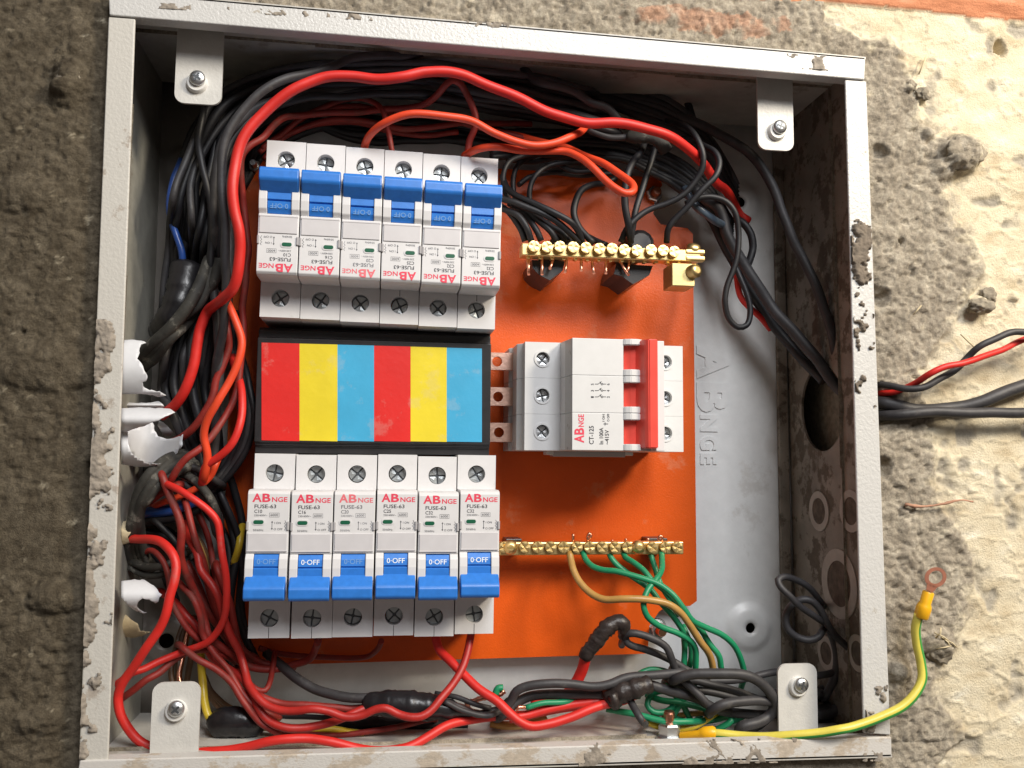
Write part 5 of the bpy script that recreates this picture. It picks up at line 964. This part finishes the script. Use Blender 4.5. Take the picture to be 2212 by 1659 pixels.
for lab, p in (('green wire threading under the charcoal coil', [(1395,1500,46),(1430,1512,42),(1470,1518,40),(1510,1530,38),(1545,1545,38),(1580,1552,42)]),
        ('green wire rising at a slant into the coil', [(1440,1575,46),(1452,1545,42),(1468,1520,40),(1490,1496,40),(1505,1470,44)]),
        ('green wire crossing the slanted one in the coil', [(1500,1575,48),(1490,1548,44),(1474,1522,42),(1455,1500,42),(1440,1475,44)])):
    wire(lab, 'wire_green', 1.45, p, G_GR)
wire('tan wire curving below the earth bar and down right', 'wire_tan', 1.7, [(1230,1192,56),(1232,1208,54),(1237,1230,50),(1254,1261,46),(1277,1285,42),(1304,1296,38),(1349,1294,34),(1399,1294,32),(1442,1301,32),(1469,1321,33),(1490,1351,35),(1512,1384,38),(1531,1414,42),(1538,1448,46),(1536,1480,52)], G_GR)
wire('yellow wire curved behind the earth bolt on the floor', 'wire_yellow', 1.5, [(1392,1556,36),(1425,1569,35),(1462,1573,34),(1500,1567,33),(1532,1550,34),(1555,1535,40)], 'yellow wires')
wire('olive wire just behind the earth bolt', 'wire_tan', 1.4, [(1430,1550,48),(1459,1548,46),(1494,1543,44),(1530,1537,46)], 'yellow wires')
wire('yellow wire dropping behind the lower left tab to the tape', 'wire_yellow', 1.8, [(428,1360,70),(433,1390,66),(435,1422,62),(438,1473,56),(440,1520,52),(450,1550,50),(470,1567,48),(490,1572,48)], 'yellow wires')
wire('short yellow wire leaving the black tape on the floor', 'wire_yellow', 1.6, [(560,1571,48),(590,1573,46),(650,1577,45),(724,1577,44),(786,1585,44)], 'yellow wires')
wire('yellow green wire peeping out beyond the taped bundle', 'wire_tan', 2.0, [(1060,1562,46),(1090,1567,44),(1130,1566,44),(1180,1548,44)], 'yellow wires')
for k, (dx, m_) in enumerate(((0,'wire_brown'),(9,'wire_brown'),(17,'copper'))):
    wire(['dark brown strand','middle brown strand','copper strand'][k]+' dropping behind the lower left tab', m_, 1.3, [(405+dx, 1330, 72),(388+dx, 1370, 68),(376+dx, 1420, 64),(372+dx, 1460, 60),(380+dx, 1500, 58)], 'brown strands at lower left')
for k in range(3):
    wire(['upper brown strand fanning to the floor tape','middle brown strand fanning to the floor tape','lower brown strand fanning to the floor tape'][k], 'wire_brown', 1.1, [(442, 1460+10*k, 66),(458, 1495+8*k, 62),(480, 1518+8*k, 58),(505, 1532+8*k, 54)], 'brown strands at lower left')
mb = MB(); tube(mb, smooth_path(w3([(452,1552,50),(470,1548,50),(490,1545,50)]), .8), 1.0, 8, rough=.2); tag(mb.obj('copper_strands', 'copper'), 'bare copper strands entering the floor tape', 'wire end')
mb = MB(); tube(mb, smooth_path(w3([(466,1572,48),(482,1562,46),(515,1560,45),(545,1568,45),(566,1576,47)]), .9), lambda t: 2.5+4.4*math.sin(min(1, t*.8+.2)*math.pi)**.6, 14, rough=.05, flat=.8); tag(mb.obj('tape_wrap', 'tape'), 'shiny black tape folded round wires beside the lower left tab', 'tape')
mb = MB(); tube(mb, smooth_path(w3([(1005,1522,44),(1030,1512,43),(1055,1505,42),(1078,1500,41),(1090,1492,41)]), .8), 1.3, 8, rough=.25); tag(mb.obj('copper_strands', 'copper'), 'twisted bare copper strands above the taped bundle', 'wire end')
mb = MB(); tube(mb, smooth_path(w3([(1070,1500,40),(1076,1487,40),(1086,1486,40)]), .6), 1.6, 10); tag(mb.obj('wire', 'wire_green'), 'tiny green wire stub on the bare copper strands', 'wire', G_GR)
mb = MB(); tube(mb, smooth_path(w3([(720,1556,58),(780,1562,56),(860,1562,54),(940,1566,54),(1010,1562,54)])), 3.0, 12, rough=.03); tag(mb.obj('cable', 'wire_black'), 'dark cable lying in shadow on the floor behind the red wires', 'cable')

# green and yellow earth lead with its lugs
el = thing('earth_lead', 'yellow and green striped earth lead with ring lug hanging over the right rim', 'cable', (330, -6, -300))
def elobj(mb, n, m, par=None): return rel(mb, el).obj(n, m, par or el)
ep = smooth_path(w3([(1535,1586,20),(1550,1585,18),(1602,1590,14),(1650,1592,9),(1700,1589,4),(1772,1583,-1),(1815,1576,-4),(1832,1577-4,-4.5),(1860,1565,-5),(1898,1551,-6),(1948,1527,-7),(1976,1500,-7),(1992,1467,-6),(1990,1434,-5),(1981,1391,-5),(1978,1358,-6),(1985,1326,-8)]), 1.2)
mb = MB(); tube(mb, ep, 1.98, 16); elobj(mb, 'insulation', 'earthyellow')
mb = MB(); tube(mb, ep, 2.0, 6, arc=(-.05, .75), roff=.05); elobj(mb, 'green_stripe', 'earthgreen')
sl0, sl1, sl2, sl3 = U(1990,1332,-8), U(1996,1309,-9), U(2000,1300,-9), U(2006,1278,-10)
ax = Vector(sl3-sl0).normalized(); ll = (Vector(sl3)-Vector(sl0)).length
mb = MB(); mb.lathe([(2.6, -.6), (3.1, 0), (3.2, ll*.36), (2.9, ll*.46), (2.35, ll*.56), (2.45, ll*.96), (2.1, ll)], tuple(sl0), tuple(ax), 24); slv = elobj(mb, 'crimp_sleeve', 'lugyellow')
rc = U(2021, 1247, -12); ex = Vector((1, -.25, .62)).normalized(); ez = Vector((-.2, -.75, 1)).normalized()
ex = Vector((.80, .10, .60)).normalized(); nrm = Vector((-.45, -1, .25)).normalized(); ex = (ex-nrm*ex.dot(nrm)).normalized(); ez = nrm.cross(ex)
def rg(a, b, d): p = Vector(rc)+ex*a+ez*b+nrm*-d; return tuple(p)
hub = Vector(sl3)-Vector(rc); ha, hb = hub.dot(ex), hub.dot(ez)
mb = MB(); mb.plate(circ(0, 0, 4.7, 36, 4.0), [circ(.1, 0, 3.15, 30, 2.5)], .8, rg); elobj(mb, 'ring_lug', 'lug')
mb = MB(); a = Vector((ha, hb)); d_ = a.normalized(); n_ = Vector((-d_.y, d_.x)); st_ = d_*3.6
mb.plate([tuple(st_+n_*2.2), tuple(a+n_*1.35), tuple(a-n_*1.35), tuple(st_-n_*2.2)][::-1], [], .8, rg); elobj(mb, 'lug_neck', 'lug')
s0, s1 = U(1542,1583,19), U(1520,1582,21); axx = Vector(s1-s0).normalized()
mb = MB(); mb.lathe([(2.3, -1), (3.0, 0), (3.1, 4), (2.6, 5.5), (1.9, 7), (1.8, 15), (1.2, 15.6)], tuple(s0), tuple((axx+Vector((0,0,-.14))).normalized()), 20); elobj(mb, 'crimp_sleeve', 'lugyellow')

# torn white pipes and lining at the left
def shard(poly, Y0, bend, m, name, label, cat, th=1.1, group=None, axis=1, parent=None, cv=None):
    P = np.array(poly, float); x0, y0 = P.min(0); x1, y1 = P.max(0); extra = []
    o = [tuple(p) for p in poly]
    for a in np.linspace(x0, x1, 14)[1:-1]:
        for b in np.linspace(y0, y1, 14)[1:-1]:
            if inpoly(np.array([a]), np.array([b]), o)[0]: extra.append((a, b))
    def yy(a, b):
        s_ = (b-y0)/(y1-y0)*2-1 if axis else (a-x0)/(x1-x0)*2-1
        return Y0+bend*s_*s_+((a-x0)/(x1-x0)*(cv or 0))
    def fn(a, b, d): p = U(a, b, yy(a, b)+d); return tuple(p)
    # outline kept dense so that the bend is smooth
    dn = []
    for i in range(len(o)):
        a, b = np.array(o[i]), np.array(o[(i+1) % len(o)]); k = max(1, int(np.linalg.norm(b-a)/5))
        for j in range(k): dn.append(tuple(a+(b-a)*j/k+(rng.uniform(-1.3, 1.3, 2) if a[0] > 283 and b[0] > 283 else 0)))
    mb = MB(); mb.plate(dn, [], th, fn, extra, True); ob = mb.obj(name, m); return tag(ob, label, cat, group)
GP = 'torn white plastic pipes'
shard([(262,735),(290,733),(306,735),(316,740),(306,745),(301,752),(302,762),(297,775),(304,785),(311,798),(319,812),(316,822),(309,824),(309,834),(322,842),(343,846),(360,854),(352,857),(335,856),(316,851),(305,851),(262,852)], 24, 8, 'pvc', 'torn_pipe', 'upper torn white plastic pipe with a ragged tongue, at the left rim', 'pipe', 1.2, GP)
shard([(262,882),(300,880),(350,882),(370,884),(379,890),(364,897),(342,908),(312,920),(285,928),(276,932),(262,932)], 20, 8, 'pvc', 'torn_pipe', 'pointed flap of white plastic pipe above the round torn one', 'pipe', 1.1, GP)
shard([(262,930),(277,931),(300,921),(328,908),(331,914),(334,930),(343,942),(358,948),(375,947),(390,941),(396,937),(394,962),(382,980),(370,990),(345,1001),(325,1004),(304,999),(290,988),(279,972),(262,960)], 52, -12, 'pvc', 'torn_pipe', 'inner curved wall of the round torn white pipe', 'pipe', 1.1, GP, 0)
shard([(262,925),(276,931),(277,958),(284,978),(297,990),(318,1000),(342,1003),(348,1001),(330,1007),(300,1009),(262,1003)], 26, 10, 'pvc', 'torn_pipe', 'outer lower wall of the round torn white pipe', 'pipe', 1.2, GP)
shard([(344,908),(352,912),(366,925),(374,934),(366,941),(356,941),(347,932),(341,918)], 58, 4, 'pvc', 'torn_pipe', 'small white pipe fragment inside the round torn pipe', 'pipe', 1.0, GP)
shard([(262,868),(300,871),(330,868),(344,866),(352,874),(362,884),(340,884),(262,882)], 46, 8, 'pvc', 'torn_pipe', 'shadowed white pipe edge between the two big torn pipes', 'pipe', 1.0, GP)
shard([(372,988),(394,966),(404,974),(420,976),(432,984),(424,1000),(408,998),(398,990),(384,994)], 66, 4, 'pvc', 'torn_pipe', 'pale torn pipe edge under the orange red wire', 'pipe', 1.0, GP)
shard([(262,1255),(290,1252),(312,1252),(328,1262),(340,1274),(349,1284),(343,1290),(342,1299),(336,1303),(322,1296),(308,1293),(299,1300),(296,1310),(306,1318),(317,1324),(310,1326),(290,1318),(276,1308),(262,1290)], 27, 8, 'pvc', 'torn_pipe', 'lowest torn white pipe with two ragged teeth, above the cream lining', 'pipe', 1.1, GP)
shard([(240,1325),(260,1322),(274,1329),(283,1338),(297,1347),(303,1362),(325,1366),(305,1374),(285,1378),(262,1374),(236,1370)], 52, 6, 'foam', 'torn_lining', 'cream coloured torn lining at the lower left rim', 'lining', 1.4)
shard([(262,1128),(275,1124),(284,1130),(280,1140),(283,1150),(276,1160),(280,1172),(262,1178)], 44, 4, 'foam', 'torn_lining', 'crumbly cream lining beside the dusty cables', 'lining', 2.2)

# mortar dried on the rims, clods on the wall
def mud(name, label, quad, h, thr, seed, m='mudrim', sc=5, st=.45, Yb=.1, cover=None, kind='stuff', parent=None):
    P = [U(*p, 0) for p in quad]; a = np.array(P[0]); ux = np.array(P[1])-a; vx = np.array(P[3])-a; lx, lv = np.linalg.norm(ux), np.linalg.norm(vx)
    n, k = int(lx/st)+1, int(lv/st)+1; A_, B_ = np.meshgrid(np.linspace(0, 1, n), np.linspace(0, 1, k)); X = A_*lx; Z = B_*lv
    f = .6*fbm(X, Z, sc, seed, 4, .55)+.4*fbm(X, Z, sc*3, seed+9, 2)
    if cover: f = f+cover(A_, B_)
    H = np.clip((f-thr)/.12, 0, 1)**.7*h*(.55+.9*fbm(X, Z, 1.3, seed+3, 3, .6)); pos = a+A_[..., None]*ux+B_[..., None]*vx
    pos = pos+0; pos[..., 1] = Yb-H+.001
    idx = np.arange(n*k).reshape(k, n); on = H > .06; kp = on[:-1, :-1] | on[1:, :-1] | on[:-1, 1:] | on[1:, 1:]
    pos[..., 1] = np.where(on, pos[..., 1], Yb+.5)
    fs = np.stack([idx[:-1, :-1], idx[:-1, 1:], idx[1:, 1:], idx[1:, :-1]], -1)[kp]; used = np.unique(fs); mp = np.zeros(n*k, int); mp[used] = np.arange(len(used))
    mb = MB(); mb.v = [tuple(p) for p in pos.reshape(-1, 3)[used]]; mb.f = [tuple(q_) for q_ in mp[fs]]; mb.sm = [True]*len(mb.f)
    if not mb.f: return
    return tag(mb.obj(name, m), label, None, None, kind)
mud('dried_mud', 'pale mortar smeared down the left rim', [(209,690),(266,690),(232,1640),(172,1640)], 1.0, .55, 11, cover=lambda a, b: .13*(1-a)-.13*a+.06*np.sin(b*19)-.02)
mud('dried_mud', 'grey mortar crusted on the upper right rim', [(1838,470),(1881,470),(1885,620),(1842,620)], 1.0, .52, 23, 'mudrimdark', 2.2, cover=lambda a, b: .22*(1-np.abs(a-.45-.2*np.sin(b*7))*2.6)-6*np.maximum(0, np.abs(b-.5)-.36)**1.5)
mud('dried_mud', 'grey specks of mortar on the right rim', [(1844,620),(1887,620),(1896,880),(1850,880)], .8, .66, 29, 'mudrimdark', 2)
mud('dried_mud', 'pale mortar crust along the bottom rim', [(1250,1600),(1905,1592),(1915,1640),(1250,1655)], .4, .58, 37, 'mudrim', 6, cover=lambda a, b: .1*b-.02)
mud('dried_mud', 'thin mortar crust on the left end of the top rim', [(300,4),(1100,50),(1100,66),(300,16)], .6, .60, 43, 'mudrim', 4)
mud('dried_mud', 'mortar smear at the right end of the top rim', [(1700,116),(1862,128),(1862,155),(1700,146)], .8, .56, 47, 'mudrim', 4)
mud('dried_mud', 'mortar specks by the cable on the lower right rim', [(1870,1480),(1918,1480),(1922,1584),(1873,1584)], .6, .60, 53, 'mudrim', 3)
def clod(label, u, v, Y, r, seed, m='mudclod', sq=(1, .6, 1)):
    c = U(u, v, Y); b = bmesh.new(); bmesh.ops.create_icosphere(b, subdivisions=4, radius=1)
    rs = np.random.RandomState(seed); o = rs.uniform(0, 50, 3)
    from mathutils import noise
    for x in b.verts:
        d = Vector(x.co); k = 1+.42*noise.noise(d*1.4+Vector(o))+.22*noise.noise(d*3.6+Vector(o))+.14*noise.noise(d*8+Vector(o)); x.co = Vector((d.x*sq[0]*r*k+c[0], d.y*sq[1]*r*k+c[1], d.z*sq[2]*r*k+c[2]))
    mb = MB(); mb.bm(b, True); return tag(mb.obj('mortar_clod', m), label, 'mortar clod', 'mortar clods stuck on the wall')
clod('large rough grey clod standing out on the cream plaster at upper right', 2082, 333, 3.0, 8.4, 3, sq=(1.2, .5, .95))
clod('small clod beside the box near its upper right corner', 1995, 205-2, 4, 3.2, 5); clod('smaller clod left of the other near the upper right corner', 1968, 186, 4.5, 2.6, 6)
clod('smooth pebble like clod above the twisted pair', 2118, 662, 2.5, 4.6, 8, sq=(1.3, .8, .75)); clod('pale lump joined above the pebble like clod', 2135, 640, 4.5, 4, 9, 'mudclod')
clod('mortar lump right of the striped lead', 2025, 1400, 5, 6.2, 12, sq=(1.1, .4, 1))
clod('pale lump on dark mortar left of the top left corner', 148, 168, 4, 5, 14, 'mudclod', (1, .5, .9))
for k, (u, v, a, l_) in enumerate(((2036,1376,-.5,7),(2046,1388,-.9,6),(2042,1399,.2,7),(2030,1368,1.2,5),(2056,1390,-.6,6))):
    c = U(u, v, 0); mb = MB(); tube(mb, [np.array((c[0]-math.cos(a)*l_/2, c[1]+1.5, c[2]-math.sin(a)*l_/2)), np.array((c[0], c[1]-.6, c[2]+.3)), np.array((c[0]+math.cos(a)*l_/2, c[1]+.5, c[2]+math.sin(a)*l_/2))], .35, 6)
    tag(mb.obj('straw', 'straw'), 'bit of pale straw in the mortar lump right of the striped lead', 'straw', 'straw bits in the mortar')
mb = MB(); tube(mb, smooth_path(w3([(1955,1090,4),(1995,1094,3),(2040,1088,2.5),(2075,1080,2.5),(2102,1084,3)])), lambda t: .75+.15*math.sin(t*13)-.35*t, 7, rough=.35, flat=.5); tag(mb.obj('wood_sliver', 'stick'), 'reddish wood sliver stuck in the mortar right of the box', 'wood sliver')
# bleached slivers
for k, (u0, v0, u1, v1) in enumerate(((2002,120,1985,160),(1973,680,1990,660),(2075,722,2110,755))):
    mb = MB(); tube(mb, w3([(u0, v0, 3.5),((u0+u1)/2, (v0+v1)/2, 2.6),(u1, v1, 3.5)]), .35, 6)
    tag(mb.obj('straw', 'straw'), ['pale straw above the clods near the upper right corner','short straw left of the twisted pair','straw above the twisted pair'][k], 'straw', 'straw bits in the mortar')
